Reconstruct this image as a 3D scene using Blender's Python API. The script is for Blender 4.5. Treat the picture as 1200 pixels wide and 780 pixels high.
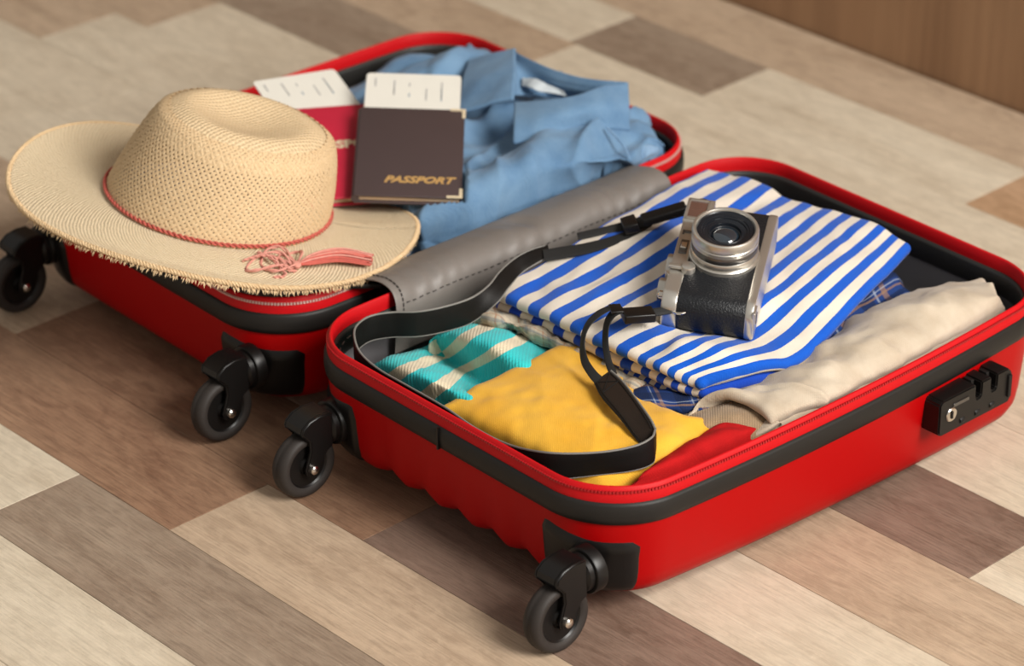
import bpy, bmesh, math, random
import numpy as np
from mathutils import Vector, Matrix
random.seed(7)
PI = math.pi
SC = bpy.context.scene
COL = SC.collection
for o in list(bpy.data.objects):
    bpy.data.objects.remove(o, do_unlink=True)

# ------------------------------------------------------------------ camera
AZ, PIT, DIST, FPX, ROLL = .8345, .4999, 2.3539, 3637.24, -.0032
_d = np.array([math.sin(AZ)*math.cos(PIT), -math.cos(AZ)*math.cos(PIT), math.sin(PIT)])
CAM = np.array([.0489, .1683, .05]) + _d*DIST
FW = -_d
_r = np.cross(FW, [0, 0, 1]); _r /= np.linalg.norm(_r)
_u = np.cross(_r, FW)
RT = _r*math.cos(ROLL) + _u*math.sin(ROLL)
UP = _u*math.cos(ROLL) - _r*math.sin(ROLL)
cd = bpy.data.cameras.new('camera_view')
cd.sensor_width = 36.0
cd.lens = FPX/1200*36
cd.clip_start = .05
cam = bpy.data.objects.new('camera_view', cd)
COL.objects.link(cam)
cam.matrix_world = Matrix(((RT[0], UP[0], -FW[0], CAM[0]), (RT[1], UP[1], -FW[1], CAM[1]),
                           (RT[2], UP[2], -FW[2], CAM[2]), (0, 0, 0, 1)))
cd.dof.use_dof = True
cd.dof.focus_distance = 2.17
cd.dof.aperture_fstop = 6.5
SC.camera = cam

# ------------------------------------------------------------------ world and light
w = bpy.data.worlds.new('room_light'); SC.world = w; w.use_nodes = True
w.node_tree.nodes['Background'].inputs[0].default_value = (1.0, .94, .86, 1)
w.node_tree.nodes['Background'].inputs[1].default_value = .42

def area(name, loc, target, sx, sy, power, color):
    l = bpy.data.lights.new(name, 'AREA'); l.shape = 'RECTANGLE'; l.size = sx; l.size_y = sy
    l.energy = power; l.color = color
    o = bpy.data.objects.new(name, l); COL.objects.link(o); o.location = loc
    dv = Vector(target)-Vector(loc)
    o.rotation_euler = dv.to_track_quat('-Z', 'Y').to_euler()
    return o
area('window_daylight', (3.2, .65, 2.45), (0.0, .3, 0), 2.0, 2.0, 350, (1, .97, .92))

SC.view_settings.view_transform = 'Standard'
SC.view_settings.look = 'None'
SC.view_settings.exposure = 0.0
SC.view_settings.gamma = 1.0
SC.view_settings.use_curve_mapping = False

# ------------------------------------------------------------------ helpers
FZ = -.012          # level of the floor

def U(px, py, z):
    """photo pixel + height -> point"""
    q = FW*FPX + RT*(px-600) - UP*(py-390)
    return CAM + q*((z-CAM[2])/q[2])

def S(h):           # sRGB hex to linear
    c = [int(h[i:i+2], 16)/255 for i in (0, 2, 4)]
    return tuple(((v+.055)/1.055)**2.4 if v > .04045 else v/12.92 for v in c)+(1,)

def link(o, parent=None, label=None, cat=None, group=None, kind=None):
    COL.objects.link(o)
    if parent is not None:
        o.parent = parent
        o.matrix_parent_inverse = world_of(parent).inverted()
    if label: o['label'] = label
    if cat: o['category'] = cat
    if group: o['group'] = group
    if kind: o['kind'] = kind
    return o

def world_of(o):
    m = o.matrix_basis.copy()
    if o.parent is not None:
        m = world_of(o.parent) @ o.matrix_parent_inverse @ m
    return m

def thing(name, loc, label, cat, group=None):
    o = bpy.data.objects.new(name, None)
    o.empty_display_size = .03
    o.location = loc
    return link(o, None, label, cat, group)

def mesh(name, V, F, m, parent=None, smooth=True, uv=None, weld=0, autosmooth=None, **kw):
    me = bpy.data.meshes.new(name)
    me.from_pydata([tuple(map(float, v)) for v in V], [], F)
    if uv is not None:
        lay = me.uv_layers.new(name='UVMap')
        idx = np.empty(len(me.loops), dtype=np.int64)
        me.loops.foreach_get('vertex_index', idx)
        lay.data.foreach_set('uv', np.asarray(uv, dtype=np.float32)[idx].ravel())
    if weld:
        bm = bmesh.new(); bm.from_mesh(me)
        bmesh.ops.remove_doubles(bm, verts=bm.verts, dist=weld)
        bm.to_mesh(me); bm.free()
    me.update()
    if m is not None:
        me.materials.append(m)
    me.polygons.foreach_set('use_smooth', [smooth]*len(me.polygons))
    if smooth and autosmooth:
        me.set_sharp_from_angle(angle=math.radians(autosmooth))
    o = bpy.data.objects.new(name, me)
    return link(o, parent, **kw)

class MB:
    """collects simple solids into one mesh"""
    def __init__(s): s.V = []; s.F = []
    def add(s, V, F):
        n = len(s.V); s.V += [tuple(v) for v in V]; s.F += [tuple(i+n for i in f) for f in F]
    def box(s, c, e, ax=None, bev=0):
        """centre, half extents, axes"""
        ax = np.eye(3) if ax is None else np.array(ax); c = np.array(c, float)
        bm = bmesh.new(); bmesh.ops.create_cube(bm, size=2)
        for v in bm.verts: v.co = Vector((v.co.x*e[0], v.co.y*e[1], v.co.z*e[2]))
        if bev: bmesh.ops.bevel(bm, geom=list(bm.edges), offset=bev, segments=3, affect='EDGES', profile=.5)
        bm.verts.index_update()
        s.add([c+ax[0]*v.co.x+ax[1]*v.co.y+ax[2]*v.co.z for v in bm.verts], [[v.index for v in f.verts] for f in bm.faces])
        bm.free()
    def lathe(s, c, ax, prof, n=40, caps=True):
        """prof: list of (radius, height along ax[2])"""
        c = np.array(c, float); V = []; F = []
        for (r, h) in prof:
            for k in range(n):
                a = 2*PI*k/n
                V.append(c+ax[0]*r*math.cos(a)+ax[1]*r*math.sin(a)+ax[2]*h)
        for i in range(len(prof)-1):
            for k in range(n):
                F.append((i*n+k, i*n+(k+1) % n, (i+1)*n+(k+1) % n, (i+1)*n+k))
        if caps:
            F.append(tuple(range(n))[::-1]); F.append(tuple(range((len(prof)-1)*n, len(prof)*n)))
        s.add(V, F)
    def tube(s, pts, rad, n=8, closed=False):
        pts = np.array(pts, float); m = len(pts)
        T = np.gradient(pts, axis=0) if not closed else np.roll(pts, -1, 0)-np.roll(pts, 1, 0)
        T /= np.linalg.norm(T, axis=1)[:, None]+1e-12
        ref = np.array([0, 0, 1.]) if abs(T[0][2]) < .9 else np.array([1., 0, 0])
        V = []; F = []
        nrm = np.cross(T[0], ref); nrm /= np.linalg.norm(nrm)
        for i in range(m):
            nrm = nrm-T[i]*(nrm@T[i]); nrm /= np.linalg.norm(nrm)+1e-12
            b = np.cross(T[i], nrm); r = rad[i] if hasattr(rad, '__len__') else rad
            for k in range(n):
                a = 2*PI*k/n; V.append(pts[i]+nrm*r*math.cos(a)+b*r*math.sin(a))
        for i in range(m-1 if not closed else m):
            j = (i+1) % m
            for k in range(n):
                F.append((i*n+k, i*n+(k+1) % n, j*n+(k+1) % n, j*n+k))
        if not closed:
            F.append(tuple(range(n))[::-1]); F.append(tuple(range((m-1)*n, m*n)))
        s.add(V, F)
    def prism(s, poly, c, ax, h):
        """polygon in ax[0],ax[1], extruded along ax[2]"""
        c = np.array(c, float); n = len(poly)
        V = [c+ax[0]*p[0]+ax[1]*p[1] for p in poly]+[c+ax[0]*p[0]+ax[1]*p[1]+ax[2]*h for p in poly]
        F = [tuple(range(n))[::-1], tuple(range(n, 2*n))]+[(i, (i+1) % n, n+(i+1) % n, n+i) for i in range(n)]
        s.add(V, F)
    def build(s, name, m, parent=None, smooth=True, autosmooth=40, **kw):
        return mesh(name, s.V, s.F, m, parent, smooth, autosmooth=autosmooth, **kw)

def cr1(P, t):
    """Catmull-Rom through rows of P at parameters t in [0,1]"""
    P = np.asarray(P, float); n = len(P)
    if n == 2:
        tt = np.asarray(t).reshape((-1,)+(1,)*(P.ndim-1)); return P[0]*(1-tt)+P[1]*tt
    x = np.asarray(t)*(n-1); i = np.clip(np.floor(x).astype(int), 0, n-2); f = (x-i)
    E = np.concatenate([[2*P[0]-P[1]], P, [2*P[-1]-P[-2]]])
    sh = (-1,)+(1,)*(P.ndim-1); f = f.reshape(sh)
    a, b, c, d = E[i], E[i+1], E[i+2], E[i+3]
    return .5*((2*b)+(-a+c)*f+(2*a-5*b+4*c-d)*f*f+(-a+3*b-3*c+d)*f**3)

def vnoise(x, y, seed=0):
    rg = np.random.default_rng(seed); T = rg.random((64, 64))*2-1
    xi = np.floor(x).astype(int); yi = np.floor(y).astype(int); fx = x-xi; fy = y-yi
    fx = fx*fx*fx*(fx*(fx*6-15)+10); fy = fy*fy*fy*(fy*(fy*6-15)+10)
    g = lambda a, b: T[a % 64, b % 64]
    return (g(xi, yi)*(1-fx)+g(xi+1, yi)*fx)*(1-fy)+(g(xi, yi+1)*(1-fx)+g(xi+1, yi+1)*fx)*fy

def grid_from(ctrl, nu, nv):
    """ctrl rows of (px,py,z) or 3D points -> smooth grid [nv][nu]"""
    G = np.array([[U(*p) for p in row] for row in ctrl])
    A = cr1(G, np.linspace(0, 1, nv))
    return np.swapaxes(cr1(np.swapaxes(A, 0, 1), np.linspace(0, 1, nu)), 0, 1)

def wrinkle(P, spec):
    """spec list of (amp, wavelength_u, wavelength_v, angle, seed, ridged)"""
    du = np.gradient(P, axis=1); dv = np.gradient(P, axis=0)
    N = np.cross(du, dv); N /= np.linalg.norm(N, axis=2)[..., None]+1e-12
    if N[..., 2].mean() < 0: N = -N
    h = np.zeros(P.shape[:2])
    for (amp, lu, lv, ang, seed, ridged) in spec:
        c, s_ = math.cos(ang), math.sin(ang)
        a = P[..., 0]*c+P[..., 1]*s_; b = -P[..., 0]*s_+P[..., 1]*c
        wx = vnoise(a/.05+9, b/.05+4, seed+31)*.35
        n = vnoise(a/lu+50+wx, b/lv+50+wx, seed)
        if ridged: n = (1-np.abs(n)*2.2).clip(-.4, 1)
        h += amp*n
    return P+N*h[..., None]

def slab(name, ctrl, nu, nv, thick, m, parent=None, wr=None, uvs=(1, 1), P=None, K=6, taper=1.0, **kw):
    """a cloth layer: shaped upper surface, rounded edges, underside"""
    P = grid_from(ctrl, nu, nv) if P is None else P
    nv, nu = P.shape[:2]
    if wr: P = wrinkle(P, wr)
    R = thick/2
    du = np.gradient(P, axis=1); dv = np.gradient(P, axis=0)
    def flat(v):
        v = v.copy(); v[..., 2] = 0; return v/(np.linalg.norm(v, axis=-1)[..., None]+1e-12)
    eu = flat(du); ev = flat(dv)
    W = nu+2*K; H = nv+2*K
    jj, ii = np.meshgrid(np.arange(W)-K, np.arange(H)-K)
    cj = jj.clip(0, nu-1); ci = ii.clip(0, nv-1)
    oj = np.where(jj < 0, jj, np.where(jj > nu-1, jj-nu+1, 0)); oi = np.where(ii < 0, ii, np.where(ii > nv-1, ii-nv+1, 0))
    a = np.maximum(abs(oj), abs(oi))/K*PI
    D = eu[ci, cj]*(oj/K)[..., None]+ev[ci, cj]*(oi/K)[..., None]
    D /= np.linalg.norm(D, axis=2)[..., None]+1e-9
    X = P[ci, cj]+D*(R*np.sin(a))[..., None]
    X[..., 2] -= R*(1-np.cos(a))
    lu = np.linalg.norm(du, axis=2).mean()*(nu-1); lv = np.linalg.norm(dv, axis=2).mean()*(nv-1)
    su = (cj/(nu-1))+(oj/K)*PI*R/lu; sv = (ci/(nv-1))+(oi/K)*PI*R/lv
    uv = np.stack([su*uvs[0], sv*uvs[1]], -1).reshape(-1, 2)
    V = X.reshape(-1, 3)
    idx = np.arange(W*H).reshape(H, W)
    F = np.stack([idx[:-1, :-1], idx[:-1, 1:], idx[1:, 1:], idx[1:, :-1]], -1).reshape(-1, 4).tolist()
    B = P[::3, ::3] if False else P
    Bv = B.copy(); Bv[..., 2] -= thick
    n0 = len(V); V = np.concatenate([V, Bv.reshape(-1, 3)])
    ub = np.stack(np.meshgrid(np.linspace(0, uvs[0], nu), np.linspace(0, uvs[1], nv)), -1).reshape(-1, 2)
    uv = np.concatenate([uv, ub])
    ib = np.arange(nu*nv).reshape(nv, nu)+n0
    F += np.stack([ib[:-1, :-1], ib[1:, :-1], ib[1:, 1:], ib[:-1, 1:]], -1).reshape(-1, 4).tolist()
    return mesh(name, V, F, m, parent, True, uv=uv, weld=1e-6, **kw)

def ribbon(name, A, B, thick, m, parent=None, n=120, seg=6, side=None, **kw):
    """strip between edge polylines A and B (3D), with thickness"""
    t = np.linspace(0, 1, n); a = cr1(A, t); b = cr1(B, t)
    T = np.gradient((a+b)/2, axis=0); N = np.cross(T, b-a); N /= np.linalg.norm(N, axis=1)[:, None]+1e-12
    V = []; F = []
    m2 = seg+1
    for i in range(n):
        for s_ in (1, -1):
            for k in range(m2):
                f = k/seg if s_ > 0 else 1-k/seg
                ed = thick/2*(1-.6*(abs(f-.5)*2)**8)
                V.append(a[i]*(1-f)+b[i]*f+N[i]*s_*ed)
    c = 2*m2
    for i in range(n-1):
        for k in range(c):
            F.append((i*c+k, i*c+(k+1) % c, (i+1)*c+(k+1) % c, (i+1)*c+k))
    F.append(tuple(range(c))[::-1]); F.append(tuple(range((n-1)*c, n*c)))
    return mesh(name, V, F, m, parent, True, autosmooth=45, **kw), a, b

# ------------------------------------------------------------------ materials
def nm(name):
    m = bpy.data.materials.new(name); m.use_nodes = True
    nt = m.node_tree; return m, nt, nt.nodes, nt.links, nt.nodes['Principled BSDF']

def rgb_mix(nt, fac, a, b, mode='MIX'):
    n = nt.nodes.new('ShaderNodeMix'); n.data_type = 'RGBA'; n.blend_type = mode
    for k, v in ((0, fac), (6, a), (7, b)):
        if hasattr(v, 'is_linked'): nt.links.new(v, n.inputs[k])
        else: n.inputs[k].default_value = v
    return n.outputs[2]

def math_n(nt, op, a, b=None, c=None):
    n = nt.nodes.new('ShaderNodeMath'); n.operation = op
    for k, v in enumerate((a, b, c)):
        if v is None: continue
        if hasattr(v, 'is_linked'): nt.links.new(v, n.inputs[k])
        else: n.inputs[k].default_value = v
    return n.outputs[0]

def noise_n(nt, vec, scale, detail=3, rough=.5, dist=0):
    n = nt.nodes.new('ShaderNodeTexNoise'); n.inputs['Scale'].default_value = scale
    n.inputs['Detail'].default_value = detail; n.inputs['Roughness'].default_value = rough
    n.inputs['Distortion'].default_value = dist
    if vec is not None: nt.links.new(vec, n.inputs['Vector'])
    return n.outputs['Fac']

def mapped(nt, vec, scale=(1, 1, 1), loc=(0, 0, 0)):
    n = nt.nodes.new('ShaderNodeMapping'); n.inputs['Scale'].default_value = scale; n.inputs['Location'].default_value = loc
    nt.links.new(vec, n.inputs['Vector']); return n.outputs[0]

def bump_n(nt, height, strength, dist, bsdf, normal=None):
    n = nt.nodes.new('ShaderNodeBump'); n.inputs['Strength'].default_value = strength; n.inputs['Distance'].default_value = dist
    nt.links.new(height, n.inputs['Height'])
    if normal is not None: nt.links.new(normal, n.inputs['Normal'])
    if bsdf is not None: nt.links.new(n.outputs[0], bsdf.inputs['Normal'])
    return n.outputs[0]

def ramp_n(nt, fac, stops, interp='LINEAR'):
    n = nt.nodes.new('ShaderNodeValToRGB'); cr = n.color_ramp; cr.interpolation = interp
    while len(cr.elements) < len(stops): cr.elements.new(.5)
    for e, (p, c) in zip(cr.elements, stops): e.position = p; e.color = c
    nt.links.new(fac, n.inputs[0]); return n.outputs[0]

def coord(nt, kind):
    t = nt.nodes.new('ShaderNodeTexCoord'); return t.outputs[kind]

def simple(name, hexc, rough=.5, metal=0, bump=None, var=0, spec=.5, coat=0, sheen=0, vscale=60):
    m, nt, N, L, b = nm(name)
    b.inputs['Roughness'].default_value = rough; b.inputs['Metallic'].default_value = metal
    b.inputs['Specular IOR Level'].default_value = spec
    b.inputs['Coat Weight'].default_value = coat; b.inputs['Coat Roughness'].default_value = .15
    b.inputs['Sheen Weight'].default_value = sheen
    c = S(hexc); ob = coord(nt, 'Object')
    if var:
        f = noise_n(nt, ob, vscale, 4)
        dk = tuple(x*(1-var) for x in c[:3])+(1,); lt = tuple(min(1, x*(1+var)) for x in c[:3])+(1,)
        L.new(rgb_mix(nt, f, dk, lt), b.inputs['Base Color'])
    else: b.inputs['Base Color'].default_value = c
    if bump: bump_n(nt, noise_n(nt, ob, bump[0], 3), bump[1], bump[2], b)
    return m

def weave_bump(nt, b, uvec, fu, fv, strength, dist, extra=None):
    sp = nt.nodes.new('ShaderNodeSeparateXYZ'); nt.links.new(uvec, sp.inputs[0])
    x = math_n(nt, 'SINE', math_n(nt, 'MULTIPLY', sp.outputs[0], fu)); y = math_n(nt, 'SINE', math_n(nt, 'MULTIPLY', sp.outputs[1], fv))
    h = math_n(nt, 'MULTIPLY', x, y)
    if extra is not None: h = math_n(nt, 'ADD', h, extra)
    bump_n(nt, h, strength, dist, b); return h

def cloth(name, hexc, hex2=None, rough=.9, thread=4200, bs=.25, sheen=.15, mott=40, mix=.35):
    m, nt, N, L, b = nm(name)
    b.inputs['Roughness'].default_value = rough; b.inputs['Specular IOR Level'].default_value = .2
    b.inputs['Sheen Weight'].default_value = sheen; b.inputs['Sheen Roughness'].default_value = .5
    ob = coord(nt, 'Object')
    f = noise_n(nt, ob, mott, 5, .6)
    f = ramp_n(nt, f, [(.35, (0, 0, 0, 1)), (.68, (1, 1, 1, 1))])
    c1 = S(hexc); c2 = S(hex2) if hex2 else tuple(x*.82 for x in c1[:3])+(1,)
    L.new(rgb_mix(nt, f, c1, c2), b.inputs['Base Color'])
    fine = noise_n(nt, mapped(nt, ob, (1, 1, 1)), 900, 2)
    weave_bump(nt, b, ob, thread, thread, bs, .0004, fine)
    return m

def stripes_mat(name, stops, axis, bumpf=None, wob=.004, rough=.9, thread=3800, bs=.2, freq=1.0):
    """stripes across one UV axis; stops = [(pos, hex)] of one period, constant ramp"""
    m, nt, N, L, b = nm(name)
    b.inputs['Roughness'].default_value = rough; b.inputs['Specular IOR Level'].default_value = .2
    b.inputs['Sheen Weight'].default_value = .12
    uv = coord(nt, 'UV'); ob = coord(nt, 'Object')
    sp = N.new('ShaderNodeSeparateXYZ'); L.new(uv, sp.inputs[0])
    s = math_n(nt, 'MULTIPLY', sp.outputs[axis], freq)
    s = math_n(nt, 'ADD', s, math_n(nt, 'MULTIPLY', math_n(nt, 'SUBTRACT', noise_n(nt, ob, 500, 2), .5), wob))
    s = math_n(nt, 'FRACT', s)
    c = ramp_n(nt, s, [(p, S(h)) for p, h in stops], 'CONSTANT')
    v = noise_n(nt, ob, 60, 4)
    c = rgb_mix(nt, math_n(nt, 'MULTIPLY', v, .28), c, (0.02, .02, .03, 1), 'SOFT_LIGHT')
    L.new(c, b.inputs['Base Color'])
    weave_bump(nt, b, ob, thread, thread, bs, .0004, noise_n(nt, ob, 900, 2))
    return m

def plaid(name, base, lines, fu=1.0, fv=1.0, rough=.92):
    """lines: (pos, width, hex, strength) per period on both UV axes"""
    m, nt, N, L, b = nm(name)
    b.inputs['Roughness'].default_value = rough; b.inputs['Specular IOR Level'].default_value = .2
    uv = coord(nt, 'UV'); ob = coord(nt, 'Object')
    sp = N.new('ShaderNodeSeparateXYZ'); L.new(uv, sp.inputs[0])
    col = S(base)
    for ax, fr in ((0, fu), (1, fv)):
        s = math_n(nt, 'FRACT', math_n(nt, 'MULTIPLY', sp.outputs[ax], fr))
        for (p, wd, hx, st) in lines:
            dd = math_n(nt, 'ABSOLUTE', math_n(nt, 'SUBTRACT', s, p))
            k = math_n(nt, 'MULTIPLY', math_n(nt, 'LESS_THAN', dd, wd/2), st)
            col = rgb_mix(nt, k, col, S(hx))
    v = noise_n(nt, ob, 220, 4)
    col = rgb_mix(nt, math_n(nt, 'MULTIPLY', v, .35), col, (.6, .6, .6, 1), 'OVERLAY')
    L.new(col, b.inputs['Base Color'])
    weave_bump(nt, b, ob, 3600, 3600, .25, .0004, noise_n(nt, ob, 800, 2))
    return m

def wood(name, light, dark, grain=.5, rough=.5):
    m, nt, N, L, b = nm(name)
    ob = coord(nt, 'Object')
    info = N.new('ShaderNodeObjectInfo')
    cv = N.new('ShaderNodeCombineXYZ')
    L.new(math_n(nt, 'MULTIPLY', info.outputs['Random'], 37.0), cv.inputs[0]); L.new(math_n(nt, 'MULTIPLY', info.outputs['Random'], 91.0), cv.inputs[1])
    ad = N.new('ShaderNodeVectorMath'); ad.operation = 'ADD'; L.new(ob, ad.inputs[0]); L.new(cv.outputs[0], ad.inputs[1])
    p = ad.outputs[0]
    broad = noise_n(nt, mapped(nt, p, (5, 22, 1)), 1.0, 5, .6, .6)
    grainf = noise_n(nt, mapped(nt, p, (16, 620, 1)), 1.0, 5, .7, .15)
    fine = noise_n(nt, mapped(nt, p, (60, 1500, 1)), 1.0, 3, .6)
    knots = noise_n(nt, mapped(nt, p, (16, 34, 1)), 1.0, 6, .7, 1.2)
    c = rgb_mix(nt, ramp_n(nt, broad, [(.3, (0, 0, 0, 1)), (.7, (1, 1, 1, 1))]), S(dark), S(light))
    g = ramp_n(nt, grainf, [(.38, (0, 0, 0, 1)), (.6, (1, 1, 1, 1))])
    dk = tuple(x*.5 for x in S(dark)[:3])+(1,)
    c = rgb_mix(nt, math_n(nt, 'MULTIPLY', math_n(nt, 'SUBTRACT', 1.0, g), grain), c, dk)
    wear = ramp_n(nt, noise_n(nt, mapped(nt, p, (45, 110, 1)), 1.0, 6, .7, .5), [(.42, (0, 0, 0, 1)), (.62, (1, 1, 1, 1))])
    lt = tuple(min(1, x*1.18) for x in S(light)[:3])+(1,)
    c = rgb_mix(nt, math_n(nt, 'MULTIPLY', wear, .35), c, lt)
    kn = ramp_n(nt, knots, [(.66, (0, 0, 0, 1)), (.78, (1, 1, 1, 1))])
    c = rgb_mix(nt, math_n(nt, 'MULTIPLY', kn, .45), c, dk)
    L.new(c, b.inputs['Base Color'])
    b.inputs['Roughness'].default_value = rough; b.inputs['Specular IOR Level'].default_value = .45
    h = math_n(nt, 'ADD', math_n(nt, 'MULTIPLY', grainf, 1.0), math_n(nt, 'MULTIPLY', fine, .5))
    bump_n(nt, h, .7, .0009, b)
    return m

M = {}
M['wood_light'] = wood('wood_light', 'd6c9b3', 'bfaf98', .34)
M['wood_tan'] = wood('wood_tan', 'c2ab92', 'a58d75', .42)
M['wood_grey'] = wood('wood_grey', 'a18f7c', '826d5b', .48)
M['wood_brown'] = wood('wood_brown', 'a07f65', '785743', .5)
M['wood_dark'] = wood('wood_dark', '8f7869', '6c5446', .5)
M['wood_orange'] = wood('wood_orange', 'bf9d7e', 'a68464', .38)
M['wood_wall'] = wood('wood_wall', 'a3805f', '8a6547', .35, .6)
M['gap'] = simple('floor_gap', '8a7460', .9)
M['red'] = simple('red_shell', 'a10305', .46, bump=(1500, .12, .0006), spec=.12)
M['red_tape'] = simple('red_zip_tape', 'b80a12', .55, bump=(2500, .2, .0004), spec=.22)
M['black_band'] = simple('black_band', '1d1b19', .5, bump=(1800, .15, .0004), spec=.3)
M['black_plastic'] = simple('black_plastic', '110f0e', .36, spec=.32)
M['black_matte'] = simple('black_matte', '151312', .55, spec=.3)
M['rubber'] = simple('rubber', '2d2825', .6, var=.15, spec=.3)
M['lining'] = simple('grey_lining', '5e5c5e', .5, bump=(1200, .15, .0005), var=.08, vscale=20)
M['lining_dark'] = simple('dark_lining', '22211f', .45, bump=(2200, .35, .0005))
M['flap'] = simple('grey_hinge_cloth', '746e69', .5, bump=(1400, .2, .0004), var=.06, vscale=25)
M['thread'] = simple('stitch_thread', '45403d', .8)
M['teeth'] = simple('zip_teeth', 'a3131a', .4)
M['teeth_pale'] = simple('zip_teeth_pale', 'c8a49c', .4)
M['steel'] = simple('steel', 'd5cfc6', .22, 1.0)
M['chrome'] = simple('satin_chrome', 'c9c5bd', .3, .85, bump=(3000, .05, .0002))
M['chrome_dark'] = simple('dark_chrome', '73716f', .3, .9)
M['leatherette'] = simple('black_leatherette', '14161a', .40, bump=(700, .8, .0008), spec=.4)
M['strap_leather'] = simple('strap_leather', '0f0c0a', .55, bump=(1500, .4, .0004), spec=.25)
M['strap_under'] = simple('strap_pad_leather', '241a13', .6, bump=(1200, .4, .0004), spec=.25)
M['strap_edge'] = simple('strap_edge', '726f6a', .6)
M['webbing'] = simple('strap_webbing', '141414', .75, bump=(2600, .6, .0004))
M['cover_brown'] = simple('brown_passport_cover', '453838', .5, bump=(1600, .3, .0004), var=.06)
M['cover_red'] = simple('red_passport_cover', 'b81f3a', .5, bump=(1600, .25, .0004), var=.05)
M['gold'] = simple('gold_print', 'd9b070', .4, .4)
M['brass'] = simple('pale_corner', 'e9d9b8', .35, .3)
M['paper'] = simple('card_paper', 'd9d6cc', .8, var=.03)
M['paper_edge'] = simple('page_edges', 'b79d80', .9)
M['ink'] = simple('print_ink', '8f8f92', .8)
M['ink_blue'] = simple('print_ink_blue', '5d7c94', .8)
M['denim_seam'] = cloth('denim_seam', '7f9dbb', '5f80a3')
M['white_tag'] = simple('white_tag', 'b4bcc0', .8)
M['yellow'] = cloth('yellow_cotton', 'e0ac3a', 'd59d2b', mott=25, sheen=.1)
M['beige'] = cloth('beige_cotton', 'c2b5a2', 'b0a08b', mott=30)
M['taupe'] = cloth('taupe_rib', '9c8467', '8a7258', thread=2600, bs=.5)
M['red_cotton'] = cloth('red_cotton', 'b01214', 'a00e10', sheen=0)
M['cord'] = simple('red_cord', 'b5564a', .85, var=.2, vscale=300)
M['cord_pale'] = simple('pale_cord', 'c98a7c', .85, var=.2, vscale=300)
M['stripes'] = stripes_mat('blue_white_stripes', [(0, 'd9d0c3'), (.5, '0c57be')], 1, freq=10.5, wob=.02)
M['stripes_low'] = stripes_mat('blue_cream_stripes', [(0, 'd2c5b3'), (.5, '1443ac')], 1, freq=10.5, wob=.02)
M['knit'] = stripes_mat('turquoise_cream_knit', [(0, '35c3c4'), (.16, 'dccfb4'), (.34, '30c0c4'), (.60, 'dccfb4'), (.76, '33bfc2')], 0, freq=1.0, wob=.012, thread=1900, bs=.6)
M['plaid_pale'] = plaid('pale_plaid', 'a29786', [(.3, .3, 'bbae98', .6), (.75, .14, '5f6c74', .5), (.5, .05, 'a5714f', .6)], 7, 3)
M['plaid_blue'] = plaid('blue_plaid', '1c3468', [(.3, .34, '14203c', .7), (.72, .10, '8a6a4c', .55), (.55, .04, 'a9b2bd', .4)], 6, 4)

def denim_mat():
    m, nt, N, L, b = nm('denim')
    b.inputs['Roughness'].default_value = .9; b.inputs['Specular IOR Level'].default_value = .2; b.inputs['Sheen Weight'].default_value = .1
    ob = coord(nt, 'Object')
    a = noise_n(nt, ob, 22, 5, .6); c = noise_n(nt, mapped(nt, ob, (300, 1200, 300)), 1, 3)
    col = rgb_mix(nt, ramp_n(nt, a, [(.3, (0, 0, 0, 1)), (.7, (1, 1, 1, 1))]), S('41678d'), S('6c8dab'))
    col = rgb_mix(nt, math_n(nt, 'MULTIPLY', c, .45), col, S('7f9cb5'))
    L.new(col, b.inputs['Base Color'])
    weave_bump(nt, b, ob, 3600, 3600, .3, .0004, c)
    return m
M['denim'] = denim_mat()

def straw_mat(name, c1, c2, weave=None):
    m, nt, N, L, b = nm(name)
    b.inputs['Roughness'].default_value = .75; b.inputs['Specular IOR Level'].default_value = .25
    ob = coord(nt, 'Object')
    f = noise_n(nt, ob, 420, 4, .6)
    col = rgb_mix(nt, f, S(c1), S(c2))
    if weave:
        uv = coord(nt, 'UV'); sp = N.new('ShaderNodeSeparateXYZ'); L.new(uv, sp.inputs[0])
        w1 = math_n(nt, 'MULTIPLY', noise_n(nt, ob, 160, 3), 3.5); w2 = math_n(nt, 'MULTIPLY', noise_n(nt, ob, 210, 3), 3.5)
        x = math_n(nt, 'SINE', math_n(nt, 'ADD', math_n(nt, 'MULTIPLY', sp.outputs[0], weave[0]), w1)); y = math_n(nt, 'SINE', math_n(nt, 'ADD', math_n(nt, 'MULTIPLY', sp.outputs[1], weave[1]), w2))
        h = math_n(nt, 'MULTIPLY', x, y)
        dk = tuple(v*.62 for v in S(c2)[:3])+(1,)
        col = rgb_mix(nt, math_n(nt, 'MULTIPLY', math_n(nt, 'GREATER_THAN', h, .42), .42), col, dk)
        bump_n(nt, math_n(nt, 'SUBTRACT', math_n(nt, 'MULTIPLY', f, .6), h), .6, .0008, b)
    else:
        bump_n(nt, f, .3, .0006, b)
    L.new(col, b.inputs['Base Color'])
    return m
M['straw'] = straw_mat('straw', 'd9c29d', 'c19f75')
M['straw_brim'] = straw_mat('straw_brim', 'dfcfb2', 'cdb793', (150, 210))
M['straw_top'] = straw_mat('straw_top', 'e0cba8', 'ccae84', (350, 350))

def glass_mat(name, hexc, rough=.05):
    m, nt, N, L, b = nm(name)
    b.inputs['Base Color'].default_value = S(hexc); b.inputs['Roughness'].default_value = rough
    b.inputs['Specular IOR Level'].default_value = 1.0; b.inputs['Coat Weight'].default_value = 1.0; b.inputs['Coat Roughness'].default_value = .02
    return m
M['lens_glass'] = glass_mat('lens_glass', '1a2630')
M['barrel'] = simple('lens_barrel', '10151c', .28, spec=.55)
M['window_glass'] = glass_mat('finder_glass', '5a4038', .15)

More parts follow.
